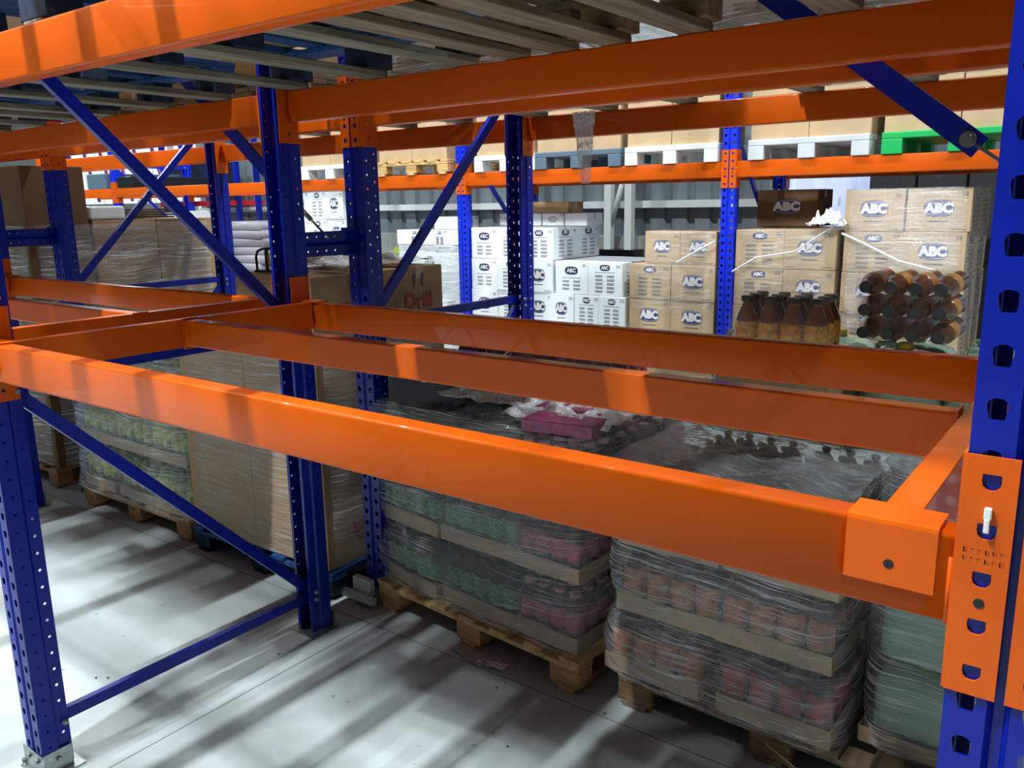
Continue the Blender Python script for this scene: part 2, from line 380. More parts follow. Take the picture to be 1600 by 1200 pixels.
# ------------------------------------------------------------------ beams
def connector(parent, s, loc, zc0, outer, pin=False):
    """end bracket at loc. s=+1: the post lies to -x. outer=-1: hooks on a face looking to -y"""
    m = MB(); y = lambda v: v*(-outer); hh = .295; t = .0035
    ya, yb = sorted((y(-.004), y(.092))); xa, xb = sorted((0, s*t))
    m.box((xa, ya, zc0), (xb, yb, zc0+hh))
    o = m.build('end_bracket', ORANGE, parent, loc)
    m2 = MB(); u0, u1 = sorted((s*-.054, 0)); nz = 5; rem = (hh-nz*.06)/2
    rem = max(rem, 0)
    perf(m2, u0, u1, zc0+rem, nz, .059, DSLOT, s*-.0275, lambda u, v: (u, y(-.0045), v))
    m2.build('hook_plate', ORANGE, o, solid=.003)
    k = MB(); k.tube((s*-.0275, y(-.0055), zc0+.118), (s*-.0275, y(-.0068), zc0+.118), .006, 10)
    k.tube((s*.0025, y(.045), zc0+.035), (s*.0045, y(.045), zc0+.035), .006, 8)
    k.build('pin_hole', P_BLACK, o)
    if pin:
        e_ = MB(); random.seed(3)
        for r_ in (0, 1):
            for q_ in range(6):
                xx = (-.050 if s > 0 else .006)+q_*.0075; zz = zc0+.178-r_*.011
                e_.box((xx, y(-.0063), zz), (xx+.0012, y(-.0058), zz+.0055)); e_.box((xx, y(-.0063), zz+random.choice((0, .0022, .0045))), (xx+.0042, y(-.0058), zz+.0055))
        e_.build('stamped_lettering', STAMP, o)
        c = MB(); c.box((s*-.0275-.004, y(-.013), zc0+.222), (s*-.0275+.004, y(-.006), zc0+.236)); c.box((s*-.0275-.003, y(-.0135), zc0+.206), (s*-.0275+.003, y(-.009), zc0+.224))
        c.build('safety_clip', CLIPW, o, bevel=.0015)
    w = MB(); w.lathe([(.0036, 0), (.0036, .085)], (s*.006, y(.002), .0), 8); w.build('weld', ORANGE, o)
    return o
def beam(x0, x1, yf, ztop, h, outer, label, conn=(1, 1), depth=.05, pin=False, mat=None, down=False, group='orange pallet rack beams', side=True):
    """outer=-1: front beam whose outer face looks to -y at y=yf; outer=1: rear beam, outer face at yf+depth"""
    b = empty('rack_beam', (x0, yf, ztop-h), 0, label, 'rack beam', group)
    L = x1-x0
    m = MB(); m.prism(rprof(depth, h, .007), .004, L-.004, 'x', sm=False)
    o = m.build('beam_tube', mat or ORANGE, b)
    o.data.polygons.foreach_set('use_smooth', [True]*(len(o.data.polygons)-2)+[False]*2)
    yo = 0 if outer < 0 else depth
    zc = -.080 if not down else -.075
    for i, s in ((0, 1), (1, -1)):
        if conn[i]: connector(b, s, (0 if s == 1 else L, yo, 0), zc, outer, pin and s == -1)
    return b
xa, xb = HW+.002, BP-HW-.002
beam(xa, xb, 0, H1, HB, -1, 'nearest orange beam running across the whole photo at mid height', pin=True)
beam(xa, xb, D1-.057, H1, HB, 1, 'orange beam on the rear posts of the empty bay at mid height')
beam(xa, xb, 0, U0+HU, HU, -1, 'overhead orange beam crossing the top left corner, nearest the camera')
beam(xa, xb, D1-.057, U0+HU, HU, 1, 'overhead dark orange beam under the pallets, from left post to right post')
beam(xa+X2, xb+X2, Y2, U0+HU, HU, -1, 'second overhead orange beam, just behind the rear beam of the front row')
beam(xa+X2, xb+X2, Y2+D2-.05, U0+HU, HU, 1, 'third overhead orange beam with a scrap of film hanging from it')
beam(xa-BP, xb-BP, 0, H1, HB, -1, 'orange beam of the left bay, only its end bracket seen at the left edge')
beam(xa-BP, xb-BP, D1-.057, H1, HB, 1, 'glossy orange beam at mid height on the rear posts of the left bay')
beam(xa-BP, xb-BP, 0, U0+HU, HU, -1, 'overhead orange front beam of the left bay, outside the top left')
beam(xa-BP, xb-BP, D1-.057, U0+HU, HU, 1, 'overhead orange beam left of the tall dark posts, under striped pallets')
beam(xa-BP+X2, xb-BP+X2, Y2, U0+HU, HU, -1, 'overhead orange beam of the left bay, second one back')
beam(xa-BP+X2, xb-BP+X2, Y2+D2-.05, U0+HU, HU, 1, 'dark red overhead beam of the left bay, farthest of its three')
beam(xa-2*BP, xb-2*BP, D1-.057, U0+HU, HU, 1, 'overhead orange rear beam running out of the left edge')
beam(xa-2*BP+X2, xb-2*BP+X2, Y2, U0+HU, HU, -1, 'overhead orange beam at the left edge above the tall carton stack')
beam(xa-2*BP+X2, xb-2*BP+X2, Y2+D2-.05, U0+HU, HU, 1, 'far overhead orange beam ending at the left edge above the cartons')
beam(xa+BP, xb+BP, 0, H1, HB, -1, 'orange beam right of the big blue post, only a sliver of its bracket seen', conn=(1, 0))
Z3 = 2.185
for i, (lb) in enumerate(['far orange beam under the green and pale plastic pallets', 'far orange beam under the grey-blue plastic pallet', 'far orange beam under the white pallets seen between the dark posts']):
    beam(xa+X3-i*BP, xb+X3-i*BP, Y3, Z3, .125, -1, lb)
    beam(xa+X3-i*BP, xb+X3-i*BP, Y3+D3-.05, Z3, .125, 1, lb.replace('far orange beam', 'rear partner of the far orange beam'))
beam(X3-3*BP-1.0+HW, X3-2*BP-HW, Y3, Z3, .125, -1, 'small distant orange beam above the wrapped cartons at left')
beam(X3-4*BP-1.0+HW, X3-3*BP-1.0-HW, Y3, Z3, .125, -1, 'distant orange beam stub left of the far blue post', conn=(0, 1))

beam(X3-4*BP-1.0+HW, X3-3*BP-1.0-HW, Y3+D3-.05, Z3, .125, 1, 'rear partner of the distant orange beam stub', conn=(0, 1))
beam(X3-3*BP-1.0+HW, X3-2*BP-HW, Y3+D3-.05, Z3, .125, 1, 'rear partner of the small distant orange beam')
# intermediate beams resting on the saddled cross bars
def midbeam(x0, x1, label):
    b = empty('support_beam', (x0, .623, H1-.093), 0, label, 'rack beam', 'orange support beams in mid bay')
    m = MB(); m.prism(rprof(.05, .093, .005), .006, x1-x0-.006, 'x'); m.build('beam_tube', ORANGE, b)
    for x in (0, x1-x0-.005):
        e = MB(); e.box((x, -.006, -.012), (x+.005, .056, .098)); e.build('end_plate', ORANGE, b)
    return b
midbeam(.150, 2.622, 'orange support beam in the middle of the empty bay between the cross bars')
midbeam(-BP+.150, -.165, 'glossy orange support beam in the middle of the left bay')
def crossbar(x0, label, bayx):
    w = .046; b = empty('cross_bar', (x0, 0, H1-.1), 0, label, 'cross bar', 'saddled orange cross bars')
    m = MB(); t = .003
    y0, y1 = .052, D1-.06
    # open-topped folded channel: two sides, bottom, inturned lips
    m.box((0, y0, 0), (t, y1, .1)); m.box((w-t, y0, 0), (w, y1, .1)); m.box((0, y0, 0), (w, y1, t))
    m.box((0, y0, .1-t), (w, y1, .1))
    m.build('channel', ORANGE, b, bevel=.0015)
    for yy, s, nm in ((0, 1, 'front_saddle'), (D1-.057+.05, -1, 'rear_saddle')):
        q = MB(); xl = -.028; xr = w+.030; z = .104
        f = lambda a, c: tuple(sorted((yy+s*a, yy+s*c)))
        pr = [(-.0045, .020), (-.0045, .098), (-.003, .1025), (.0015, .105), (.056, .105), (.056, .101), (.003, .101), (-.0005, .097), (-.0005, .020)]
        q.prism([(yy+s*u, v) for u, v in pr], xl, xr, 'x')
        q.build(nm, ORANGE, b)
        h = MB(); h.tube(((xl+xr)/2, yy-s*.0043, .048), ((xl+xr)/2, yy-s*.0052, .048), .006, 12); h.build('screw_hole', P_BLACK, b)
    return b
crossbar(.098, 'left orange cross bar with a bent saddle over the nearest beam', 0)
crossbar(2.628, 'right orange cross bar whose saddle caps the nearest beam by the big post', 0)
crossbar(-.215, 'dark orange cross bar of the left bay just beyond the frame', 0)
crossbar(-BP+.098, 'orange cross bar at the far end of the left bay', 0)

# spacers between the rows, spine braces
def spacer(x, z, label):
    b = empty('row_spacer', (x, Y1+D1, z), 0, label, 'rack spacer', 'row spacers between back-to-back frames')
    m = MB(); L = Y2-D1+.0
    for zz in (0, .056):
        perf(m, 0, L, zz, 1, .044, circ(.004), L/2, lambda u, v: (HW-.012, u, v))
    m = MB()
    n = 6; st = L/n
    for zz in (0, .06):
        for k in range(n):
            perf(m, k*st, (k+1)*st, zz, 1, .044, circ(.0045), (k+.5)*st, lambda u, v: (HW-.018, u, v))
    m.add([(HW-.018, 0, .044), (HW-.018, L, .044), (HW-.026, L, .05), (HW-.026, 0, .05), (HW-.018, L, .06), (HW-.018, 0, .06)], [(0, 1, 2, 3), (3, 2, 4, 5)])
    m.build('web', BLUE, b, solid=.003)
    g = MB(); g.box((HW-.035, -.05, -.002), (HW-.03, L+.05, .106)); g.build('back_plate', BLUE, b) if False else None
    for yy, yb in ((-.001, 'a'), (L-.004, 'b')):
        g = MB(); g.box((-.05, yy, -.01), (.05, yy+.005, .114)); g.build('end_plate', BLUE, b)
    t = MB(); t.tube((0, -.02, .05), (0, 0.012, .05), .011, 8); t.tube((HW-.016, L-.02, .13), (HW-.01, L-.02, .13), .011, 10); t.build('bolt', STEEL, b)
    return b
spacer(0, 1.685, 'dark blue perforated spacer joining the two tall posts')
spacer(-BP, 1.68, 'dark blue perforated spacer at the left edge')
def spine(a, b2, c, label):
    """flat tie bar a->b2 with bolt, then rod to c"""
    y = 1.40; o = empty('spine_brace', (a[0], y, a[1]), 0, label, 'tie brace', 'spine braces between the rows')
    d = Vector((b2[0]-a[0], 0, b2[1]-a[1])); L = d.length; ang = math.atan2(d.z, d.x)
    tf = Matrix.Rotation(-ang, 4, 'Y')
    m = MB(); w = .058
    m.box((0, -.002, -w/2), (L, .002, w/2), 0, tf); m.box((0, 0, w/2-.004), (L, .014, w/2), 0, tf)
    m.build('flat_bar', BLUE, o)
    e = tf @ Vector((L-.035, 0, 0))
    k = MB(); k.tube(e+Vector((0, -.004, 0)), e+Vector((0, -.012, 0)), .020, 16); k.tube(e+Vector((0, -.012, 0)), e+Vector((0, -.024, 0)), .013, 6); k.build('bolt', STEEL, o)
    r = MB(); f = Vector((c[0]-a[0], 0, c[1]-a[1])); mid = e.lerp(f, .55)
    r.tube(e, f, .005, 8, 0); r.tube(mid, mid.lerp(f, .35), .011, 8, 0)
    r.build('tie_rod', GALV, o)
spine((1.42, 2.86), (2.50, 2.01), (2.84, 1.76), 'wide dark blue tie bar with a bolt and rod at the upper right')
spine((1.42-BP, 2.86), (2.50-BP, 2.01), (2.84-BP, 1.76), 'dark blue tie bar with a bolt left of the tall dark posts')

# ------------------------------------------------------------------ the hall
def floor_mat():
    m, nt, b = nodes('concrete_floor')
    tc = nt.nodes.new('ShaderNodeTexCoord')
    n = nt.nodes.new('ShaderNodeTexNoise'); n.inputs['Scale'].default_value = .9; n.inputs['Detail'].default_value = 8; n.inputs['Roughness'].default_value = .62
    n2 = nt.nodes.new('ShaderNodeTexNoise'); n2.inputs['Scale'].default_value = 26; n2.inputs['Detail'].default_value = 3
    for q in (n, n2): nt.links.new(tc.outputs['Object'], q.inputs['Vector'])
    r = nt.nodes.new('ShaderNodeValToRGB'); e = r.color_ramp.elements
    e[0].position = .32; e[0].color = srgb(158, 166, 166); e[1].position = .68; e[1].color = srgb(190, 202, 204)
    nt.links.new(n.outputs['Fac'], r.inputs[0])
    # dark specks
    r2 = nt.nodes.new('ShaderNodeValToRGB'); e = r2.color_ramp.elements; e[0].position = .24; e[0].color = (.45, .45, .45, 1); e[1].position = .31; e[1].color = (1, 1, 1, 1)
    nt.links.new(n2.outputs['Fac'], r2.inputs[0])
    mx = nt.nodes.new('ShaderNodeMix'); mx.data_type = 'RGBA'; mx.blend_type = 'MULTIPLY'; mx.inputs[0].default_value = 1
    nt.links.new(r.outputs[0], mx.inputs[6]); nt.links.new(r2.outputs[0], mx.inputs[7])
    nt.links.new(mx.outputs[2], b.inputs['Base Color'])
    rr = nt.nodes.new('ShaderNodeMapRange'); rr.inputs[3].default_value = .28; rr.inputs[4].default_value = .55
    nt.links.new(n.outputs['Fac'], rr.inputs[0]); nt.links.new(rr.outputs[0], b.inputs['Roughness'])
    return m
FLOOR = floor_mat()
JOINT = plain('joint_dark', srgb(96, 98, 98), .8)
f = MB(); f.box((-34, -9, -.2), (14, 17.2, 0)); tag(f.build('floor', FLOOR), kind='structure')
j = MB()
for x in (-11.8, -7.8, -3.8, .18, 4.2): j.box((x-.002, -9, 0), (x+.002, 7.4, .0006))
for y in (-2.6, 1.40, 5.1): j.box((-33, y-.002, 0), (12, y+.002, .0006))
tag(j.build('trim_1', JOINT), kind='structure')
WALLM = plain('sheet_steel', srgb(116, 127, 134), .45, metal=.2, noise=.06, nscale=1.5)
DARKW = plain('dark_wall', srgb(50, 53, 56), .9)
CONC = plain('concrete_wall', srgb(150, 152, 150), .85, noise=.12, nscale=3)
WHITEP = plain('white_steel', srgb(205, 212, 212), .45)
LITE = bpy.data.materials.new('daylight_panel'); LITE.use_nodes = True
_b = LITE.node_tree.nodes['Principled BSDF']; _b.inputs['Base Color'].default_value = srgb(190, 200, 225)
_b.inputs['Emission Color'].default_value = srgb(176, 192, 232); _b.inputs['Emission Strength'].default_value = .62
LITE2 = LITE.copy(); LITE2.name = 'bright_window'; LITE2.node_tree.nodes['Principled BSDF'].inputs['Emission Color'].default_value = (.85, .93, 1, 1); LITE2.node_tree.nodes['Principled BSDF'].inputs['Emission Strength'].default_value = 1.0
YW = 7.6
w = MB()  # unseen overhead pipes, added to cast striped shadows on the floor
for x in (-4.1, -2.2, -.35, .21, .37, .565, .765, 1.0):
    w.tube((x, -4.4, 3.62), (x, -.12, 3.62), .027, 8); w.tube((x, -4.3, 3.62), (x, -4.3, 8.5), .012, 6); w.tube((x, -.2, 3.62), (x, -.2, 8.5), .012, 6)
tag(w.build('trim_5', WHITEP), kind='structure')
def ribs(x0, x1, y, pitch=.27, d=.035):
    pr = []; x = x0
    while x < x1:
        pr += [(x, y), (x+pitch*.62, y), (x+pitch*.70, y+d), (x+pitch*.92, y+d)]; x += pitch
    return pr+[(x, y)]
w = MB(); pr = ribs(-10.3, 14, YW+.02)
w.prism(pr, 1.50, 8.5, 'z', closed=False); tag(w.build('wall_back', WALLM, solid=.004), kind='structure')
w = MB(); w.box((-10.3, YW-.14, 0), (14, YW+.12, 1.50)); tag(w.build('trim_2', CONC), kind='structure')
w = MB()
for z in (1.86, 3.3, 4.8): w.box((-10.3, YW-.06, z-.05), (14, YW+.012, z+.03))
tag(w.build('trim_3', WHITEP), kind='structure')
w = MB(); pr = ribs(-.10, .74, YW-.075, .09, .02); w.prism(pr, 1.2, 2.6, 'z', closed=False); tag(w.build('window_1', LITE, solid=.003), kind='structure')
w = MB(); w.box((-34.2, -9, 0), (-34, 17.2, 8.5)); tag(w.build('wall_left', CONC), kind='structure')
w = MB(); w.box((-34.2, -9.2, 8.5), (14.2, 17.2, 8.7)); tag(w.build('ceiling', DARKW), kind='structure')
w = MB(); w.box((14, -9, 0), (14.2, 9, 8.5)); tag(w.build('wall_right', DARKW), kind='structure')
w = MB(); w.box((-34.2, -9.2, 0), (14.2, -9, 8.5)); tag(w.build('wall_front', DARKW), kind='structure')
w = MB(); w.box((-34.2, 17, 0), (-10.3, 17.2, 8.5)); tag(w.build('wall_far', CONC), kind='structure')
w = MB(); w.box((-10.3, YW+.121, 0), (-10.1, 17, 8.5)); tag(w.build('wall_side', CONC), kind='structure')
def lattice(x, y, z0, z1, w, tube, label, n, pl=True, step=None):
    b = empty('truss_column', (x, y, 0), 0, label, 'column', 'white lattice columns')
    b['kind'] = 'structure'
    step = step or w*1.3
    for s in (-1, 1):
        m = MB(); m.box((s*w/2-tube/2, -tube/2, z0), (s*w/2+tube/2, tube/2, z1)); m.build('chord', WHITEP, b)
    m = MB(); z = z0+.2; s = 1
    while z+step < z1:
        p = Vector((-s*w/2, 0, z)); q = Vector((s*w/2, 0, z+step)); m.tube(p, q, tube*.35, 6); z += step; s = -s
    m.build('lacing', WHITEP, b)
    if pl:
        m = MB(); m.box((-w/2-.12, -.12, z0-.14), (w/2+.12, .12, z0)); m.build('base_plate', P_BLACK, b)
lattice(-1.88, YW-.3, 1.36, 8, .26, .085, 'white tube truss column against the back wall', 6, step=.8)
w = MB(); w.box((-2.25, YW-.5, 0), (-1.5, YW-.141, 1.22)); tag(w.build('trim_4', CONC), kind='structure')
lattice(-11.6, 8.2, .2, 8, .95, .12, 'wide white lattice column far away at the left', 6, step=.7)

# ------------------------------------------------------------------ pallets
def pallet_proto(nm, lx, ly, mb, md, mk, nd=7, chamf=0):
    e = empty(nm)
    def part(n, a, b, mat, bev=.003):
        m = MB(); m.box(a, b); o = m.build(n, mat, e, bevel=bev); return o
    bw = .145; h0 = .022; h1 = .100; h2 = .122; h3 = .144
    xs = [0, (lx-bw)/2, lx-bw]; ys = [0, (ly-.1)/2, ly-.1]
    for x in xs: part('bottom_board', (x+.02, 0, 0), (x+bw-.03, ly, h0), mb)
    for x in xs:
        for y in ys: part('block', (x, y+.002, h0), (x+bw-.003, y+.098, h1), mk)
    for y in ys: part('stringer_board', (0, y, h1), (lx, y+.1, h2), md)
    w = .095; g = (lx-nd*w)/(nd-1)
    for k in range(nd):
        ww = w+random.uniform(-.008, .008)
        part('deck_board', (k*(w+g), random.uniform(-.012, 0), h2), (min(lx, k*(w+g)+ww), ly+random.uniform(0, .008), h3), md)
    return e
PAL = {}
def pallet(kind, x, y, z, rz, label, lx=1.2, ly=1.0):
    mats = {'new': (W_NEW, W_NEW, W_NEWZ), 'old': (W_OLD, W_OLD, W_OLDZ), 'mid': (W_MID, W_MID, W_MID),
            'blue': (W_WORN, W_BLU, W_BLK), 'bluef': (W_BLK, W_BLU, W_BLK)}[kind]
    k = (kind, lx, ly)
    if k not in PAL:
        PAL[k] = p = pallet_proto('pallet', lx, ly, *mats, nd=7 if lx > 1.06 else ((5 if kind == 'blue' else 6) if lx > .7 else 3)); p.location = (x, y, z); p.rotation_euler = (0, 0, rz)
        tag(p, label, 'pallet', 'pallets'); return p
    bpy.context.view_layer.update()
    return dup(PAL[k], (x, y, z), rz, label, 'pallets', 'pallet')
P1 = ((.085, 1.553, 0), -.083); P2 = ((1.425, 1.510, 0), -.035)
pallet('new', *P1[0], P1[1], 'fresh light pine pallet under the green bottles')
pallet('old', *P2[0], P2[1], 'weathered brown pallet under the bottles at the right')
pallet('mid', -2.56, 1.462, 0, .006, 'tan wooden pallet under the lime-labelled load at left')
pallet('bluef', -1.29, 1.450, 0, 0, 'dark blue pallet under the wrapped brown cartons', 1.16, 1.0)
pallet('mid', -4.20, 1.50, 0, 0, 'wooden pallet at the left edge under tall cartons', 1.2, 1.0)
ZT = U0+HU
for x, lx, k, lb in ((-2.50, 1.0, 'blue', 'overhead striped blue pallet at the upper left, left one'), (-1.34, 1.06, 'blue', 'overhead blue pallet with white lettering on its corner block'),
                     (.07, 1.0, 'blue', 'overhead blue pallet with pale bottom boards, above the left of the empty bay'), (1.13, .5, 'old', 'narrow brown overhead pallet at the top centre'),
                     (1.735, .93, 'old', 'brown overhead pallet at the top right'), (-5.0, 1.0, 'blue', 'overhead blue pallet beyond the left edge'), (-3.86, 1.0, 'blue', 'overhead blue pallet cut by the left edge')):
    pallet(k, x, .04, ZT, 0, lb, lx, 1.2)
for x, lx, lb in ((-2.45, 1.0, 'overhead pallet of the second row at left'), (-1.25, 1.0, 'overhead pallet of the second row near the dark posts'), (.12, 1.0, 'overhead pallet of the second row, left of centre'), (1.56, 1.04, 'overhead pallet of the second row at the right')):
    pallet('old', x, Y2+.04, ZT, 0, lb, lx, 1.2)
# lettering on the blue corner block
t = MB(); addtext(t, 'PROPERTY', .022, 0, .016); addtext(t, 'OF CHEP', .030, 0, -.022)
blk = t.build('block_lettering', TAG, None, (-1.34+1.06-.075, .0, ZT+.061)); 
BLKP = blk
def plastic_proto(mat):
    e = empty('plastic_pallet'); lx, ly, h = 1.0, 1.1, .15
    m = MB(); m.box((0, 0, h-.045), (lx, ly, h)); m.build('deck', mat, e, bevel=.006)
    for i, x in enumerate((0, .5-.07, lx-.14)):
        for y in (0, ly/2-.07, ly-.14):
            m = MB(); m.box((x, y, 0), (x+.14, y+.14, h-.045), taper=-.012 if False else 0); m.build('foot', mat, e, bevel=.006)
    for x in (0, .43, .86):
        m = MB(); m.box((x+.02, .1, 0), (x+.12, ly-.1, .02)); m.build('runner', mat, e)
    return e
for mat, xs in ((P_WHITE, ((-5.05, 'white plastic pallet seen left of the perforated dark post'), (-2.46, 'white plastic pallet beside the grey-blue one'), (-.80, 'white plastic pallet right of the grey-blue one'))),
                (P_GREYB, ((-1.74, 'grey-blue plastic pallet on the far orange beam'),)), (P_GREY, ((.29, 'pale grey-white plastic pallet right of the bright blue post'),)),
                (P_GREEN, ((1.27, 'green plastic pallet on the far orange beam at right'),))):
    p0 = None
    for x, lb in xs:
        sc = .84 if x in (-.80, ) else (.90 if mat is P_GREYB or mat is P_GREY else (.72 if x == -2.46 else 1.0))
        if p0 is None:
            p0 = plastic_proto(mat); p0.location = (x, Y3-.02, Z3); p0.scale = (sc, 1, 1); tag(p0, lb, 'pallet', 'plastic pallets on the far rack')
            bpy.context.view_layer.update()
        else:
            d = dup(p0, (x, Y3-.02, Z3), 0, lb); d.scale = (sc, 1, 1)
pallet('new', -3.80, Y3-.02, Z3, 0, 'pale wooden pallet on the far orange beam, left', 1.0, 1.0)

# ------------------------------------------------------------------ cartons
def oval(mb, cx, cz, w, h, y, mi, n=28, p=2.8):
    pts = []
    for k in range(n):
        a = 2*PI*k/n; c, s_ = math.cos(a), math.sin(a)
        pts.append((cx+w/2*math.copysign(abs(c)**(2/p), c), y, cz+h/2*math.copysign(abs(s_)**(2/p), s_)))
    mb.add(pts, [tuple(range(n))], mi)
def icons(mb, x, z, y, mi):
    for k in (0, 1):
        xx = x+k*.022
        mb.box((xx-.007, y, z-.014), (xx-.004, y+.0004, z+.014), mi); mb.box((xx+.004, y, z-.014), (xx+.007, y+.0004, z+.014), mi)
        mb.box((xx-.007, y, z+.011), (xx+.007, y+.0004, z+.014), mi); mb.box((xx-.007, y, z-.003), (xx+.007, y+.0004, z), mi)
def face_logo(w, h, tf, white):
    lg = MB(); oval(lg, 0, h*.54, w*.47, h*.40, -.0006, 0); oval(lg, 0, h*.54, w*.43, h*.345, -.0012, 1); oval(lg, 0, h*.54, w*.42, h*.33, -.0018, 0)
    addtext(lg, 'ABC', h*.30, 0, h*.54, -.0026, 1, .006, sx=w/h*.74, tf=None)
    if tf is not None: lg.v = [tuple(tf @ Vector(p)) for p in lg.v]
    pr = MB(); icons(pr, w*.36, h*.86, -.0008, 0)
    n = 5 if not white else 9
    pr.box((-w*.16, -.0008, h*.235), (w*.16, -.0004, h*.26)); pr.box((-w*.45, -.0008, h*.05), (-w*.27, -.0004, h*.066)); pr.box((w*.22, -.0008, h*.05), (w*.44, -.0004, h*.066))
    if tf is not None: pr.v = [tuple(tf @ Vector(p)) for p in pr.v]
    return lg, pr
def face_list(w, h, tf, big=False):
    lg = MB(); z = h*.84 if not big else h*.72; k = .30 if not big else .40
    oval(lg, 0, z, w*k, h*k*.62, -.0006, 0); addtext(lg, 'ABC', h*k*.42, 0, z, -.0014, 1, .002)
    pr = MB(); icons(pr, w*.36, h*.88, -.0008, 0)
    z0 = h*.66 if not big else h*.46
    pr.box((-w*.3, -.0008, z0+.01), (w*.3, -.0004, z0+.014))
    for c in (-1, 1):
        for r in range(5 if not big else 3):
            zz = z0-.012-r*h*.115; cx = c*w*.17
            for q in range(2): pr.box((cx-w*.11, -.0008, zz-.008-q*.011), (cx+w*.11*(1-.15*q*((r+1) % 2)), -.0004, zz-.002-q*.011))
    for m in (lg, pr):
        if tf is not None: m.v = [tuple(tf @ Vector(p)) for p in m.v]
    return lg, pr
CART = {}
def carton_proto(w, d, h, kind, color, side='list', tape=True):
    """origin at bottom centre; front face at y=-d/2"""
    body = {'tan': CARD, 'white': CARD_W, 'dull': CARD_D, 'dark': CARD_K}[color]; sm = SEAM_W if color == 'white' else SEAM
    e = empty('carton')
    m = MB(); m.box((-w/2, -d/2, 0), (w/2, d/2, h)); m.build('box_body', body, e, bevel=.004)
    m = MB()
    if tape:
        m.box((-w/2-.0008, -.025, h-.06), (w/2+.0008, .025, h+.0008)); m.build('tape', TAPE if color != 'white' else P_GREY, e)
    F = Matrix.Translation((0, -d/2, 0)); R = Matrix.Translation((w/2, 0, 0)) @ Matrix.Rotation(PI/2, 4, 'Z')
    for which, tf, ww in ((kind, F, w), (side, R, d)):
        if which == 'plain' or which is None: continue
        if which == 'logo': lg, pr = face_logo(ww, h, tf, color == 'white')
        elif which == 'list': lg, pr = face_list(ww, h, tf)
        elif which == 'biglist': lg, pr = face_list(ww, h, tf, True)
        ink = INK if color != 'white' else INK
        lg.build('logo', [LOGO if color != 'white' else LOGO_D, LOGO_W], e); pr.build('printed_text', ink, e)
    return e
def carton(w, d, h, kind, color, x, y, z, label, rz=0, side='list', group=None, tape=True):
    k = (w, d, h, kind, color, side)
    g = group or ({'tan': 'tan cartons with a blue oval logo', 'white': 'white cartons with a blue oval logo'}.get(color, 'brown cartons') if kind != 'plain' else 'plain cartons')
    if k not in CART:
        p = CART[k] = carton_proto(w, d, h, kind, color, side, tape); p.location = (x, y, z); p.rotation_euler = (0, 0, rz)
        tag(p, label, 'carton', g); return p
    return dup(CART[k], (x, y, z), rz, label, g, 'carton')
def nth(i, n):
    if n == 1: return 'only'
    if n == 2: return ('left', 'right')[i]
    if n == 3: return ('left', 'middle', 'right')[i]
    return ('leftmost', 'second from left', 'third from left', 'fourth from left', 'fifth from left', 'sixth from left')[i] if i < n-1 else 'rightmost'
ROWN = ['floor', 'second', 'third', 'fourth', 'fifth', 'top', 'seventh']
def stack(x0, z0, w, d, h, rows, color, what, y=None, back=1, gap=.004):
    """rows: list from the bottom of lists of face kinds (left to right)"""
    yy = (Y3+.03) if y is None else y
    for r, ks in enumerate(rows):
        n = len(ks)
        for i, k in enumerate(ks):
            if k is None: continue
            jx = random.uniform(-.006, .006)
            for b in range(back):
                rown = 'top' if r == len(rows)-1 else ('bottom' if r == 0 else ROWN[r])
                lb = '%s row, %s %s' % (rown, nth(i, n), what) + ('' if b == 0 else ', behind the front one')
                carton(w-gap, d-gap, h-.003, k, color, x0+w*(i+.5)+jx, yy+d*(b+.5)+random.uniform(-.008, .008), z0+r*h, lb[0].upper()+lb[1:] if False else lb, random.uniform(-.012, .012))
g3 = Y3-.03
for x, lb in ((-3.62, 'under the film-wrapped white cartons'), (-2.60, 'under the tall white carton stack'), (-1.62, 'under the lower white cartons'), (-.76, 'under the left tan carton stack'), (.20, 'under the middle tan carton stack'), (1.04, 'under the tall right tan carton stack')):
    pallet('mid', x, g3, 0, 0, 'wooden pallet on the floor of the far rack, '+lb, {-3.62: .98, -2.60: .94, -1.62: .82, -.76: .82, .20: .82, 1.04: .86}[x], 1.0)
L, Q, B = 'logo', 'list', 'biglist'
stack(-2.57, .144, .33, .42, .303, [[B, L, Q], [L, Q, B], [L, Q, L], [B, Q, L], [B, Q, Q]], 'white', 'white carton of the tall white stack', back=2)
stack(-1.62, .144, .30, .40, .303, [[L, Q, Q], [L, Q, Q]], 'white', 'white carton of the lower white stack', back=2)
stack(-1.62, .750, .27, .40, .303, [[L, Q, Q]], 'white', 'white carton in the lower white stack', back=2)
stack(-1.56, 1.053, .36, .40, .303, [[B, Q]], 'white', 'white carton topping the lower white stack', back=2)
stack(-.76, .144, .40, .42, .303, [[L, L], [Q, L], [L, L], [Q, L]], 'tan', 'tan carton of the left tan stack', back=1)
stack(-.62, 1.356, .33, .42, .28, [[L, L]], 'tan', 'tan carton topping the left tan stack', back=1)
stack(.20, .144, .40, .42, .302, [[Q, L], [L, L], [Q, L], [Q, L], [Q, L]], 'tan', 'tan carton of the middle tan stack', back=2)
stack(1.04, .144, .415, .42, .30, [[Q, L], [L, L], [Q, L], [L, Q], [Q, L], [L, L]], 'tan', 'tan carton of the tall right stack', back=2)
carton(.50, .40, .30, 'logo', 'dark', .44, 6.2, 1.66, 'dark brown carton standing behind the middle tan stack')
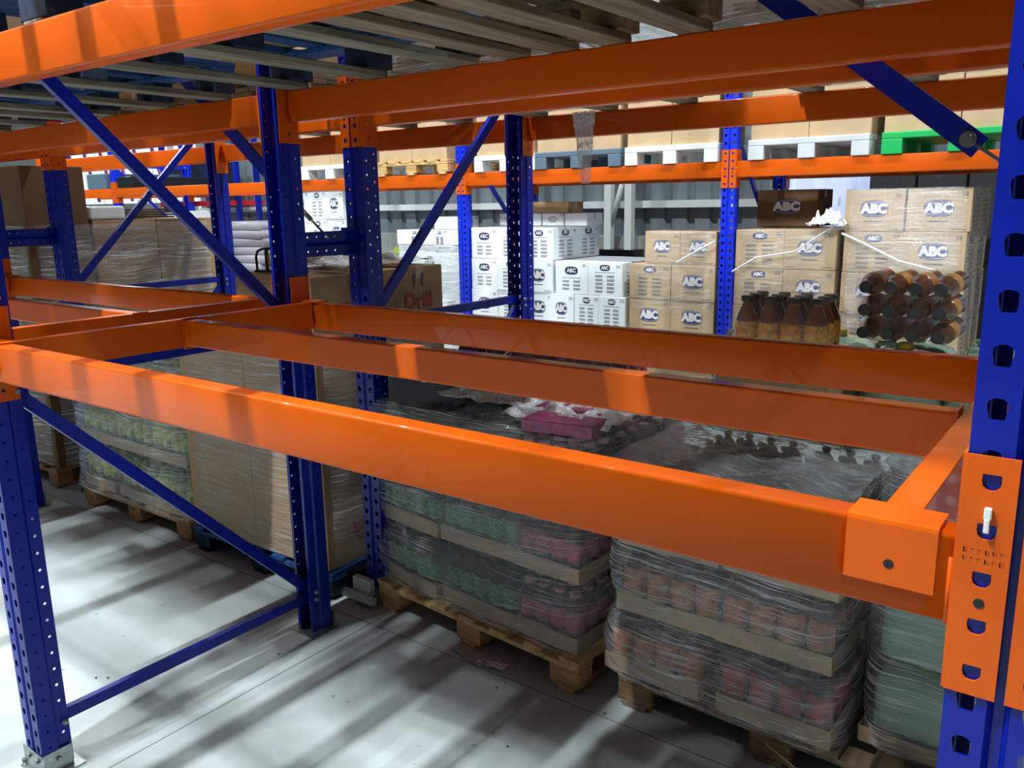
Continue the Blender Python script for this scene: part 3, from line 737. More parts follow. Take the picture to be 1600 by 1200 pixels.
# cartons on the plastic pallets of the far rack
for x0, x1, n, z, lb in ((-5.05, -4.10, 2, Z3+.15, 'on the white pallet left of the dark posts'), (-3.80, -2.84, 2, Z3+.144, 'on the wooden pallet of the far rack'), (-2.46, -1.78, 2, Z3+.15, 'on the white pallet beside the grey-blue pallet'),
                      (-1.74, -.86, 2, Z3+.15, 'on the grey-blue plastic pallet'), (-.80, .03, 2, Z3+.15, 'on the white pallet right of the grey-blue one'), (.29, 1.19, 2, Z3+.15, 'on the pale grey plastic pallet'), (1.27, 2.25, 2, Z3+.15, 'on the green plastic pallet')):
    w = (x1-x0)/n
    for i in range(n):
        for r in range(3):
            carton(round(w-.006, 3), .55, .32, 'plain', 'tan', x0+w*(i+.5), Y3+.30, z+r*.322, '%s plain tan carton %s, %s layer' % (nth(i, n), lb, ('lowest', 'middle', 'top')[r]), random.uniform(-.01, .01), side='plain', group='plain cartons on the far rack')
# loads on the overhead pallets (their undersides show between the boards)
def load(x, y, z, w, d, h, label, color='dull'):
    carton(w, d, h, 'plain', color, x, y, z, label, 0, side='plain', group='big overhead cartons')
ZP = ZT+.144
load(-2.0, .64, ZP, .96, 1.14, 1.1, 'large carton on the far left overhead pallet'); load(-.81, .64, ZP, .98, 1.14, 1.1, 'large carton on the lettered blue overhead pallet')
load(.58, .64, ZP, .90, 1.1, 1.1, 'large carton on the overhead blue pallet of the empty bay')
load(1.38, .64, ZP, .48, 1.1, 1.1, 'tall carton on the narrow brown overhead pallet')
load(2.2, .64, ZP, .88, 1.14, 1.1, 'large carton on the brown overhead pallet at top right')
load(-4.5, .64, ZP, .98, 1.14, 1.1, 'large carton on the overhead pallet beyond the left edge'); load(-3.36, .64, ZP, .98, 1.14, 1.1, 'large carton on the overhead pallet at the left edge')
load(-1.9, 2.2, ZP, .98, 1.1, 1.1, 'large overhead carton of the second row at left'); load(-.75, 2.2, ZP, .98, 1.1, 1.1, 'large overhead carton of the second row by the dark posts')

# ------------------------------------------------------------------ stretch wrap
from mathutils import noise as NZ
def wrap(x0, x1, y0, y1, z0, z1, mat, label, rz=0, loc=(0, 0, 0), amp=.018, pinch=(), top=True, topmat=None, flare=.0, nz=26, group='stretch film wraps', seed=0, r=.05, name='stretch_wrap', subpart=None):
    """crumpled film shell round a load; local coordinates about loc, turned by rz"""
    me = bpy.data.meshes.new(name); v = []; fcs = []
    per = []
    N = 18
    def side(a, b):
        for k in range(N): t = k/N; per.append((a[0]+(b[0]-a[0])*t, a[1]+(b[1]-a[1])*t))
    c = ((x0, y0), (x1, y0), (x1, y1), (x0, y1))
    for i in range(4): side(c[i], c[(i+1) % 4])
    cx, cy = (x0+x1)/2, (y0+y1)/2
    P = len(per)
    for j in range(nz+1):
        t = j/nz; z = z0+(z1-z0)*t
        for k, (a, b) in enumerate(per):
            nx, ny = a-cx, b-cy; l = math.hypot(nx, ny)
            # round the corners
            ex = min(abs(a-x0), abs(a-x1)); ey = min(abs(b-y0), abs(b-y1)); e = max(ex, ey)
            ins = r*max(0, 1-e/(2.2*r))**2
            nn = NZ.noise(Vector((a*5+seed, b*5, z*9)))*amp+NZ.noise(Vector((a*14, b*14+seed, z*38)))*amp*.45
            pin = sum(dep*math.exp(-((z-zz)/.035)**2) for zz, dep in pinch)
            fl = flare*(1-t)**4
            off = nn-ins-pin+fl
            zz = z+(NZ.noise(Vector((a*4, b*4, seed+3)))*amp if 0 < j < nz else 0)
            if top and j == nz: off -= .012
            v.append((a+nx/l*off, b+ny/l*off, zz))
    for j in range(nz):
        for k in range(P):
            k2 = (k+1) % P; fcs.append((j*P+k, j*P+k2, (j+1)*P+k2, (j+1)*P+k))
    ntop = len(fcs)
    if top:
        G = 14; base = len(v)
        # concentric rings inwards
        prev = nz*P
        for g in range(1, G):
            s = 1-g/G
            for k in range(P):
                q = v[nz*P+k]
                x = cx+(q[0]-cx)*s; y = cy+(q[1]-cy)*s
                z = z1+NZ.noise(Vector((x*6, y*6, seed)))*amp*1.2+NZ.noise(Vector((x*25, y*9, seed)))*amp*.5
                v.append((x, y, z))
        for g in range(1, G):
            o2 = base+(g-1)*P
            for k in range(P):
                k2 = (k+1) % P; fcs.append((prev+k, prev+k2, o2+k2, o2+k))
            prev = o2
        v.append((cx, cy, z1)); ci = len(v)-1
        for k in range(P): fcs.append((prev+k, prev+(k+1) % P, ci))
    me.from_pydata(v, [], fcs); me.materials.append(mat); me.materials.append(topmat or mat)
    me.polygons.foreach_set('use_smooth', [True]*len(fcs))
    me.polygons.foreach_set('material_index', [0]*ntop+[1]*(len(fcs)-ntop)); me.update()
    o = bpy.data.objects.new(name, me); COL.objects.link(o); o.location = loc; o.rotation_euler = (0, 0, rz)
    return tag(o, label, 'plastic wrap', group)
def rope(pts, r, mat, label, name='film_strand', cat='plastic film'):
    c = bpy.data.curves.new(name, 'CURVE'); c.dimensions = '3D'; c.bevel_depth = r; c.bevel_resolution = 2
    s = c.splines.new('POLY'); s.points.add(len(pts)-1)
    for i, p in enumerate(pts): s.points[i].co = (*p, 1); s.points[i].radius = .6+.7*abs(NZ.noise(Vector(p)*9))
    o = bpy.data.objects.new('tmp', c); COL.objects.link(o)
    me = bpy.data.meshes.new_from_object(o.evaluated_get(bpy.context.evaluated_depsgraph_get())); bpy.data.objects.remove(o)
    me.materials.clear(); me.materials.append(mat)
    q = bpy.data.objects.new(name, me); COL.objects.link(q)
    return tag(q, label, cat)
def sheet(fn, nu, nv, mat, label, name='film_sheet', cat='plastic film', solid=.0008):
    v = [tuple(fn(i/nu, j/nv)) for j in range(nv+1) for i in range(nu+1)]
    f = [(j*(nu+1)+i, j*(nu+1)+i+1, (j+1)*(nu+1)+i+1, (j+1)*(nu+1)+i) for j in range(nv) for i in range(nu)]
    me = bpy.data.meshes.new(name); me.from_pydata(v, [], f); me.materials.append(mat)
    me.polygons.foreach_set('use_smooth', [True]*len(f)); me.update()
    o = bpy.data.objects.new(name, me); COL.objects.link(o)
    if solid: md = o.modifiers.new('thickness', 'SOLIDIFY'); md.thickness = solid
    return tag(o, label, cat)
STRAND = plain('film_strand', srgb(214, 220, 224), .35)

# ------------------------------------------------------------------ bottles in trays
def bottle_mesh(nm, mats, prof, mis, seg=12):
    m = MB(); m.lathe(prof, seg=seg, mis=mis); o = m.build(nm, mats); me = o.data; bpy.data.objects.remove(o); return me
def std(r, h, lab0=.30, lab1=.62, neck=.012, cap=.017):
    pr = [(r*.8, 0), (r, .008), (r, h*lab0), (r+.0012, h*lab0+.001), (r+.0012, h*lab1), (r, h*lab1+.001), (r*.97, h*.70), (r*.62, h*.82), (neck, h*.90), (neck, h*.93), (cap, h*.93), (cap, h*.995), (cap*.85, h)]
    mi = [0, 0, 0, 1, 1, 0, 0, 0, 0, 2, 2, 2]
    return pr, mi
def std2(r, h):   # label with a coloured band under it
    pr = [(r*.8, 0), (r, .008), (r, h*.22), (r+.001, h*.22), (r+.001, h*.29), (r+.0015, h*.295), (r+.0015, h*.55), (r*.9, h*.70), (r*.6, h*.82), (.012, h*.90), (.012, h*.93), (.017, h*.93), (.017, h*.995), (.014, h)]
    mi = [0, 0, 0, 3, 3, 1, 1, 0, 0, 0, 2, 2, 2]
    return pr, mi
def bm(kind):
    if kind == 'green': return bottle_mesh('bottle', [G_GREEN, G_GREENL, G_GREEN], *std(.042, .27, .28, .60))
    if kind == 'pink': return bottle_mesh('bottle', [G_PINK, G_PINKL, G_PINKC], *std(.037, .235, .32, .66, .016, .022))
    if kind == 'orange': return bottle_mesh('bottle', [G_COLA, G_ORL, P_BLACK, G_YL], *std2(.044, .235))
    if kind == 'red': return bottle_mesh('bottle', [G_COLA, G_REDL, P_BLACK, G_REDL], *std2(.044, .235))
    if kind == 'amber': return bottle_mesh('bottle', [G_AMB, G_AMBL, P_BLACK, G_AMBL], *std(.040, .275, .36, .66, .016, .022), seg=16)
    if kind == 'lime': return bottle_mesh('bottle', [G_LIME, G_LIMEL, G_GREEN], *std(.040, .27, .30, .68))
BM = {}; PK = {}
def pack_proto(kind, nx, ny, px, py, h, tray=True, shr=None):
    if kind not in BM: BM[kind] = bm(kind)
    e = empty('bottle_pack'); w, d = nx*px, ny*py
    if tray:
        m = MB(); t = .004; th = .066
        m.box((-w/2-.004, -d/2-.004, 0), (w/2+.004, d/2+.004, t))
        m.box((-w/2-.004, -d/2-.004, t), (w/2+.004, -d/2, th)); m.box((-w/2-.004, d/2, t), (w/2+.004, d/2+.004, th))
        m.box((-w/2-.004, -d/2, t), (-w/2, d/2, th)); m.box((w/2, -d/2, t), (w/2+.004, d/2, th))
        m.build('cardboard_tray', TRAYC, e)
    for i in range(nx):
        for j in range(ny):
            o = bpy.data.objects.new('bottle', BM[kind]); COL.objects.link(o); o.parent = e
            o.location = (-w/2+px*(i+.5), -d/2+py*(j+.5), .005); o.rotation_euler = (0, 0, random.uniform(0, 6))
    m = MB(); q = .008
    def ring(z, ins): return [(-w/2-q+ins, -d/2-q+ins, z), (w/2+q-ins, -d/2-q+ins, z), (w/2+q-ins, d/2+q-ins, z), (-w/2-q+ins, d/2+q-ins, z)]
    v = ring(.001, 0)+ring(h*.72, 0)+ring(h*.95, .015)+ring(h+.004, .03)
    m.add(v, [(i, (i+1) % 4, 4+(i+1) % 4, 4+i) for i in range(4)]+[(4+i, 4+(i+1) % 4, 8+(i+1) % 4, 8+i) for i in range(4)]+[(8+i, 8+(i+1) % 4, 12+(i+1) % 4, 12+i) for i in range(4)]+[(12, 13, 14, 15)])
    m.build('shrink_film', shr or G_SHRINK, e)
    return e
def pack(kind, nx, ny, px, py, h, loc, rz, label, rot=None, tray=True, group=None, shr=None):
    k = (kind, nx, ny, tray); group = group or 'trays of bottles'
    if k not in PK:
        p = PK[k] = pack_proto(kind, nx, ny, px, py, h, tray, shr); p.location = loc; p.rotation_euler = rot or (0, 0, rz)
        return tag(p, label, 'bottle pack', group)
    return dup(PK[k], loc, rz, label, group, 'bottle pack', rot)
def local(base, rz, x, y, z):
    c, s = math.cos(rz), math.sin(rz); return (base[0]+c*x-s*y, base[1]+s*x+c*y, base[2]+z)
LAY = ['bottom', 'middle', 'top', 'fourth']; DEP = ['front', 'middle', 'back']
names = {'green': 'green bottles', 'pink': 'dark bottles with pink labels', 'orange': 'cola bottles with orange labels', 'red': 'cola bottles with red labels', 'lime': 'small bottles with lime labels'}
# load on the fresh pine pallet
B1, R1 = P1
for l in range(3):
    for j in range(3):
        dx = random.uniform(-.01, .01)
        for i, (kind, xc, nx, px) in enumerate((('green', .19, 5, .086), ('green', .632, 5, .086), ('pink', 1.01, 4, .078))):
            ny = 3; py = .086 if kind == 'green' else .086
            tilt = (.09 if (i == 0 and j == 0) else 0)
            lb = '%s %s tray of %s, %s row, on fresh pine pallet' % (LAY[l], ('left', 'centre', 'right')[i], names[kind], DEP[j])
            pack(kind, nx, ny, px, py, .272 if kind == 'green' else .24, local(B1, R1, xc+dx, .10+j*.285+.075, .146+l*.298), R1+random.uniform(-.03, .03)-tilt, lb, group='trays of bottles on the fresh pine pallet')
wrap(-.045, 1.178, .010, .955, .150, 1.035, FILM, 'clear stretch film round the green and pink bottles', R1, B1, amp=.03, pinch=((.435, .035), (.735, .035)), topmat=FILM_C, seed=2, flare=.01)
# load on the weathered pallet
B2, R2 = P2
for l in range(3):
    for j in range(3):
        for i, (kind, xc) in enumerate((('orange', .19), ('red' if (l+j) % 2 == 0 else 'orange', .60))):
            if i == 1 and l == 0 and j == 0: kind = 'red'
            lb = '%s tray of %s, %s row, %s half, weathered pallet' % (LAY[l], names[kind], DEP[j], 'left' if i == 0 else 'right')
            pack(kind, 4, 3, .096, .092, .238, local(B2, R2, xc-(.05 if l == 0 and i == 0 else 0)+random.uniform(-.01, .01), .10+j*.30+.03, .146+l*.262), R2+random.uniform(-.04, .04), lb, group='trays of bottles on the weathered pallet')
# jugs
def jug_proto(w=.285, d=.20, h=.30):
    e = empty('jug'); m = MB()
    lv = [(0, .9), (.012, 1), (h*.30, 1), (h*.33, .965), (h*.38, 1), (h*.68, 1), (h*.80, .86), (h*.86, .55), (h*.88, .30)]
    n = 20; n0 = 0
    for z, s in lv:
        for k in range(n):
            a = 2*PI*k/n; c, q = math.cos(a), math.sin(a)
            m.v.append((w/2*s*math.copysign(abs(c)**.5, c), d/2*s*math.copysign(abs(q)**.5, q), z))
    for j in range(len(lv)-1):
        for k in range(n): k2 = (k+1) % n; m.face((j*n+k, j*n+k2, (j+1)*n+k2, (j+1)*n+k), 0, True)
    m.face(range(n)[::-1]); m.face([(len(lv)-1)*n+k for k in range(n)])
    m.build('jug_body', G_JUG, e)
    m = MB(); m.lathe([(.026, 0), (.026, .024), (.023, .027)], (0, 0, h*.88), 14); m.build('cap', G_JUGC, e)
    m = MB(); p = [(-w*.36, 0, h*.74), (-w*.34, 0, h*.93), (-w*.12, 0, h*.95), (-w*.08, 0, h*.82)]
    for a, b in zip(p, p[1:]): m.tube(a, b, .010, 8)
    m.build('handle', G_JUG, e); return e
J0 = None
def jug(loc, rz, label):
    global J0
    if J0 is None: J0 = jug_proto(); J0.location = loc; J0.rotation_euler = (0, 0, rz); return tag(J0, label, 'jug', 'pale green jugs')
    return dup(J0, loc, rz, label, 'pale green jugs', 'jug')
for l in range(3):
    for j in range(4):
        for i in range(1):
            jug(local(B2, R2, 1.015+random.uniform(-.008, .008), .23+j*.215, .150+l*.303), R2, 'pale green jug with yellow cap by the big post, %s layer, %s' % (LAY[l], ('foremost', 'second back', 'third back', 'rearmost')[j]))
m = MB(); m.box((0, 0, 0), (.33, .90, .003)); m.box((0, -.004, 0), (.33, 0, .055)); m.box((.33, 0, 0), (.334, .9, .055)); m.box((-.004, 0, 0), (0, .9, .055))
o = m.build('cardboard_tray', TRAYC, None, local(B2, R2, .855, .115, .1445), (0, 0, R2)); tag(o, 'brown cardboard tray under the pale green jugs', 'tray')
wrap(-.06, .815, -.04, .95, .152, .99, FILM_H, 'thick cloudy stretch film round the orange-labelled bottles', R2, B2, amp=.024, pinch=((.42, .035), (.69, .035)), topmat=FILM_T, seed=9, nz=30, flare=.015)
wrap(.845, 1.20, .09, 1.12, .152, 1.09, FILM_H, 'streaked stretch film round the pale green jugs', R2, B2, amp=.018, pinch=((.455, .015), (.76, .015)), topmat=FILM_T, seed=14, nz=30)
# jugs standing on top at the back, with the amber packs
k = 0
for j in range(2):
    for i in range(4):
        jug((1.60+i*.295, 2.30-.0+j*.215-.02, 1.075), 0, 'clear jug on top of the right load, %s row, %s' % (('front', 'back')[j], nth(i, 4))); k += 1
m = MB(); m.box((0, 0, 0), (1.22, .45, .004)); tag(m.build('cardboard_sheet', TRAYC, None, (1.43, 2.17, 1.070)), 'cardboard sheet under the clear jugs on the right load', 'cardboard')
pack('amber', 4, 3, .084, .084, .28, (1.87, 2.30, 1.378-.105), 0, 'upright shrink pack of amber bottles with black caps', tray=False, group='shrink packs of amber bottles', shr=G_AMBSH) if False else None
pa = pack('amber', 4, 3, .084, .084, .28, (1.83, 2.03, 1.268), .03, 'upright shrink pack of amber bottles with black caps', tray=False, group='shrink packs of amber bottles', shr=G_AMBSH)
m = MB(); m.box((-.20, -.14, 0), (.20, .14, .165)); tag(m.build('carton', CARD_D, None, (1.83, 2.03, 1.100), bevel=.004), 'low brown carton under the upright amber pack', 'carton')
pb = pack('amber', 4, 3, .084, .084, .28, (2.19, 2.46, 1.500), 0, 'toppled shrink pack of amber bottles, black caps facing the camera', rot=(PI/2+.04, .0, -.03), tray=False, group='shrink packs of amber bottles')
# load at the left: lime bottles
B0 = (-2.53, 1.465, 0)
for l in range(3):
    for j in range(2):
        for i in range(3):
            lb = '%s tray of %s, %s row, %s third, left tan pallet' % (LAY[l], 'lime-labelled bottles', ('front', 'back')[j], ('left', 'middle', 'right')[i])
            pack('lime', 4, 4, .096, .10, .272, (B0[0]+.20+i*.398-(.03 if l == 0 and i == 0 else 0), B0[1]+.215+j*.43, .146+l*.31), random.uniform(-.03, .03), lb, group='trays of bottles on the left tan pallet')
wrap(-.05, 1.22, -.03, .90, .150, 1.13, FILM_H, 'thick cloudy stretch film round the lime-labelled load at left', 0, B0, amp=.03, pinch=((.45, .04), (.76, .02)), seed=21, flare=.03)
# brown cartons on the dark blue pallet
for l in range(2):
    for i in range(2):
        for j, (yy, dd) in enumerate(((1.46, .54), (2.0, .36))):
            carton(.560, dd, .715 if not (l == 1 and i == 0) else .46, 'plain', 'dull', -1.285+.565*(i+.5), yy+dd/2, .146+l*.718, '%s large brown carton on the dark blue pallet, %s %s' % (('lower', 'upper')[l], ('left', 'right')[i], ('front', 'back')[j]), 0, side='plain', group='large brown cartons on the dark blue pallet')
# red script and arrows on their right sides
def side_print(parent_lbl, x, y, z, sc=1, top=True):
    par = [o for o in COL.objects if o.parent is None and o.get('label') == parent_lbl][0]
    tf = Matrix.Translation((x-par.location.x, y-par.location.y, z-par.location.z)) @ Matrix.Rotation(PI/2, 4, 'Z')
    m = MB(); addtext(m, 'Drill', .12*sc, 0, 0, -.0012, 0, .003); m.v = [tuple(tf @ Vector(p)) for p in m.v]; m.build('red_script', INK_R, par)
    m = MB()
    for k in (-.03, .03):
        m.box((k-.006, -.0012, .075), (k+.006, -.0006, .125)); m.add([(k-.016, -.0012, .125), (k+.016, -.0012, .125), (k, -.0012, .148)], [(0, 1, 2)])
    m.v = [tuple(tf @ Vector(p)) for p in m.v]; m.build('arrow_marks', INK, par)
for l, zz in ((0, .33), (1, 1.40)):
    side_print('%s large brown carton on the dark blue pallet, right front' % ('lower', 'upper')[l], -.155+.0, 1.73, zz)
side_print('upper large brown carton on the dark blue pallet, right back', -.155, 2.17, 1.40)
wrap(-.012, 1.142, -.008, .92, .152, 1.30, FILM, 'clear stretch film round the large brown cartons', 0, (-1.285, 1.457, 0), amp=.010, topmat=FILM_C, seed=31, top=False, nz=34)
def crumple(x0, x1, y0, y1, z, h, mat, label, seed, name='film_sheet', cat='plastic film'):
    return sheet(lambda u, v: (x0+(x1-x0)*u+.03*NZ.noise(Vector((u*5, v*5, seed))), y0+(y1-y0)*v+.03*NZ.noise(Vector((u*4, v*6, seed+9))), z+h*(.3+.7*abs(math.sin(PI*u)*math.sin(PI*v)))*(.7+.9*NZ.noise(Vector((u*9, v*9, seed+2))))+.012), 34, 34, mat, label, name, cat)
crumple(-.68, -.20, 1.66, 2.32, 1.585, .07, FILM_X, 'white crumpled film lying on the large brown cartons', 3)
m = MB(); pts = [(-.10, 0, 0), (-.105, 0, .12), (-.085, 0, .165), (-.04, 0, .18), (.04, 0, .18), (.085, 0, .165), (.105, 0, .12), (.10, 0, 0)]
tf_ = empty('strapping_tool', (-.58, 1.56, 1.583), .35, 'dark tubular handle frame with yellow tag on the brown cartons', 'tool')
for a, b in zip(pts, pts[1:]): m.tube(a, b, .010, 8)
m.build('handle_frame', P_BLACK, tf_); m = MB(); m.box((-.02, -.01, 0), (.002, .01, .17)); m.box((-.11, -.03, 0), (.11, .03, .015)); m.build('centre_bar', P_BLACK, tf_); m = MB(); m.box((.003, -.006, .05), (.02, .004, .14)); m.build('yellow_tag', G_JUGC, tf_)

tf_.scale = (.62, .62, .62)
# tall cartons at the left edge
for l in range(4):
    for i in range(2): carton(.56, .41, .505, 'plain', 'dark', -4.13+.57*(i+.5), 1.515+.205, .146+l*.51, '%s dark carton of the tall column at the left edge, %s' % (('lowest', 'second', 'third', 'top')[l], ('left', 'right')[i]), 0, side='plain', group='dark cartons at the left edge')
for l in range(3):
    for i in range(2): carton(.56, .47, .555, 'plain', 'dull', -4.13+.57*(i+.5), 1.945+.24, .146+l*.56, '%s brown carton in the middle of the wrapped left load, %s' % (('lowest', 'middle', 'top')[l], ('left', 'right')[i]), 0, side='plain', group='brown cartons of the wrapped left load')
    for i in range(2): carton(.56, .46, .555, 'plain', 'dull', -4.13+.57*(i+.5), 2.425+.235, .146+l*.56, '%s brown carton at the back of the wrapped left load, %s' % (('lowest', 'middle', 'top')[l], ('left', 'right')[i]), 0, side='plain', group='brown cartons of the wrapped left load')
def circle_logo(lb, y, z):
    par = [o for o in COL.objects if o.parent is None and o.get('label') == lb][0]
    tf = Matrix.Translation((.2808, y-par.location.y, z-par.location.z)) @ Matrix.Rotation(PI/2, 4, 'Z')
    m = MB(); n = 36; R_, r_ = .125, .119
    m.add([(R_*math.cos(2*PI*k/n), 0, R_*math.sin(2*PI*k/n)) for k in range(n)]+[(r_*math.cos(2*PI*k/n), 0, r_*math.sin(2*PI*k/n)) for k in range(n)], [(k, (k+1) % n, n+(k+1) % n, n+k) for k in range(n)])
    addtext(m, 'edcan', .08, 0, 0, -.0005, 0, .001); m.v = [tuple(tf @ Vector(p)) for p in m.v]; m.build('round_print', INK, par)
circle_logo('top brown carton in the middle of the wrapped left load, right', 2.18, 1.60); circle_logo('top brown carton at the back of the wrapped left load, right', 2.72, 1.58)
wrap(-.01, 1.155, -.005, 1.40, .152, 1.80, FILM_B, 'streaked stretch film round the brown cartons behind the left frame', 0, (-4.135, 1.51, 0), amp=.012, seed=41, top=False, nz=40)
o = MB(); o.box((-.5, -.13, 0), (.5, .13, .09)); tag(o.build('foam_block', P_WHITE, None, (-3.5, 2.07, 1.828), bevel=.015), 'white foam block on top of the wrapped left cartons', 'foam')
for k in range(4):
    o = MB(); o.box((-.5, -.17, 0), (.5, .17, .012)); tag(o.build('slat_board', CARD_K, None, (-3.52, 2.42, 1.828+k*.018), (0, 0, .05*k)), 'thin dark board in the pile beside the white foam block', 'board', 'thin boards on the left cartons')

# odds and ends on top of the green load
for i, (x, y, rz) in enumerate(((.34, 2.02, .25), (.66, 1.92, -.2), (.96, 1.98, .1))):
    pack('pink', 4, 3, .078, .086, .24, (x+.12, y, 1.05), rz, '%s loose tray of pink-labelled bottles on top of the green load' % nth(i, 3), group='trays of bottles on the fresh pine pallet')
m = MB(); m.box((-.17, -.14, 0), (.17, .14, .17)); m.box((-.02, -.1405, .09), (.005, -.140, .12), 1); tag(m.build('case', [P_BLACK, TAG], None, (.34, 1.72, 1.045), (0, 0, .5), bevel=.006), 'black case with a white sticker on top of the green load', 'case')
for k, (x, y, rz) in enumerate(((1.15, 1.56, .12), (1.08, 1.75, .1))):
    m = MB(); m.box((-.15, -.07, 0), (.15, .07, .05)); tag(m.build('purple_box', G_CAN, None, (x, y, 1.036), (0, 0, rz), bevel=.004), ('purple flat box nearest the front of the green load', 'purple flat box behind another on the green load')[k], 'box')
crumple(.25, .95, 1.62, 2.05, 1.045, .12, FILM_P, 'clear crumpled film heaped on the green load', 11)
crumple(.85, 1.33, 1.56, 2.15, 1.035, .09, FILM_X, 'white crumpled film over the right part of the green load', 15)
rope([(.60, 1.60, 1.12), (.75, 1.8, 1.30), (.80, 1.85, 1.33)], .004, STRAND, 'thin white film strand rising on the green load')
rope([(.42, 2.0, 1.33), (.65, 1.95, 1.26), (.95, 1.8, 1.16)], .003, STRAND, 'long thin film strand across the green load')
for i in range(16):
    pass

# film on the far stacks
wrap(-.005, .83, -.012, .44, .95, 1.36, FILM_C, 'clear film round the left tan ABC stack', 0, (-.765, Y3+.03, 0), amp=.010, seed=51, top=False, group='films on the far stacks')
wrap(-.005, .67, -.012, .44, 1.34, 1.64, FILM_C, 'clear film round the top pair of the left tan stack', 0, (-.625, Y3+.03, 0), amp=.012, seed=52, topmat=FILM_C, group='films on the far stacks')
wrap(-.01, .815, -.014, .86, .90, 1.66, FILM_C, 'clear film round the middle tan stack', 0, (.195, Y3+.03, 0), amp=.012, seed=53, top=False, group='films on the far stacks')
wrap(-.012, .845, -.016, .86, .9, 1.95, FILM, 'stretch film round the tall right tan stack', 0, (1.035, Y3+.03, 0), amp=.012, seed=54, top=False, group='films on the far stacks')
rope([(1.04, 5.48, 1.63), (1.2, 5.47, 1.56), (1.45, 5.46, 1.44), (1.7, 5.45, 1.38)], .012, STRAND, 'twisted white film rope across the tall right tan stack')
rope([(.2, 5.48, 1.32), (.4, 5.47, 1.44), (.7, 5.47, 1.49), (.86, 5.46, 1.60), (1.0, 5.5, 1.7)], .008, STRAND, 'thin twisted film across the middle tan stack')
crumple(.80, 1.06, 5.40, 5.60, 1.66, .14, FILM_X, 'white film tuft between the two right tan stacks', 61)
rope([(.05, 5.47, 1.56), (-.1, 5.46, 1.48), (-.28, 5.46, 1.38)], .012, STRAND, 'crumpled film strand on the left tan stack')
# left wrapped white cartons
SB = [(i, 1.57) for i in range(5)]
for l in range(3):
    for i in range(3): carton(.29, .40, .44, 'logo' if (i+l) % 2 else 'plain', 'white', -3.60+.293*(i+.5), Y3+.26, .146+l*.443, '%s white carton of the film-wrapped stack, %s' % (('lowest', 'middle', 'upper')[l], nth(i, 3)), 0, group='white cartons of the film-wrapped stack')
for i in range(5): carton(.172, .40, .15, 'list' if i % 2 else 'plain', 'white', -3.60+.174*(i+.5), Y3+.24, 1.478, 'small white carton in the row on the film-wrapped stack, %s' % nth(i, 5), 0, side='logo', group='small white cartons')
carton(.36, .30, .13, 'plain', 'white', -2.98, Y3+.30, 1.631, 'single white carton on top of the small white ones', 0, side='logo', group='small white cartons')
wrap(-.02, .90, -.03, .45, .15, 1.48, FILM_W, 'white stretch film bulging round the white cartons', 0, (-3.61, Y3+.06, 0), amp=.05, seed=71, top=False, nz=30, group='films on the far stacks')
for i in range(4): carton(.25, .35, .13, 'plain', 'white', -2.50+.26*i, 6.55, 1.664, 'flat white carton behind the tall white stack, %s' % nth(i, 4), 0, side='logo', group='flat white cartons at the back') if False else None
for i in range(4): carton(.25, .30, .12, 'logo' if i % 2 == 0 else 'plain', 'white', -2.44+.27*i, Y3+.66, 1.662, 'flat white carton on the tall white stack, %s' % nth(i, 4), 0, side='plain', group='flat white cartons on the tall stack')
carton(.75, .28, .11, 'plain', 'dull', -2.1, Y3+.66, 1.784, 'long brown carton on the flat white cartons', 0, side='plain', group='plain cartons')
# distant white stack, seen between the two tall posts
stack(-5.30, .144, .30, .40, .32, [[L, Q, L]]*6, 'white', 'white carton of the distant stack between the tall posts', back=1)
pallet('mid', -5.33, g3, 0, 0, 'wooden pallet under the distant white stack', .95, 1.0)
# low things between
m = MB(); m.box((-4.75+.6, 6.9, 0), (-3.75, 7.3, 1.52)); tag(m.build('concrete_block', CONC), 'pale block standing at the wall left of the wrapped white cartons', 'block')
crumple(-4.2, -3.7, 5.9, 6.4, 1.30, .16, G_JUGC and plain('lime_bag', srgb(170, 205, 80), .5), 'lime green bag behind the brown cartons', 77, 'bag', 'bag')
m = MB(); m.box((-4.3, 5.8, 0), (-3.66, 6.5, 1.30)); tag(m.build('carton', CARD_D, None, bevel=.01), 'big carton under the lime green bag', 'carton')
# big dark sheets right of the daylight panel
for i in range(4):
    m = MB(); m.box((.80+i*.40, YW-.5, 0), (1.18+i*.40, YW-.16, 2.25)); tag(m.build('dark_panel', plain('charcoal_panel', srgb(52, 54, 58), .6) if i == 0 else bpy.data.materials['charcoal_panel'], None, bevel=.01), 'charcoal panel leaning against the back wall, %s' % nth(i, 4), 'panel', 'charcoal panels')
# second row overhead white loads and the hanging film
for x, lb in ((.63, 'left'), (2.08, 'right')):
    carton(.96, .98, 1.0, 'plain', 'white', x, Y2+.60, ZP, 'large white overhead load of the second row, %s' % lb, 0, side='plain', group='big overhead cartons')
    wrap(-.50, .50, -.61, .55, -.135, 1.0, FILM_W, 'white stretch film on the %s overhead load of the second row' % lb, 0, (x, Y2+.60, ZP), amp=.03, seed=81+x, top=False)
YH = Y2+D2-.055
sheet(lambda u, v: (.478+(-.07+.14*u)*(1-.62*v)+.01*v, YH-.012-.02*abs(NZ.noise(Vector((u*6, v*6, 4))))-.006*math.sin(u*25), U0+HU+.004-.36*v+.0), 20, 20, FILM_P, 'scrap of clear film hanging over the third overhead beam', 'film_scrap')
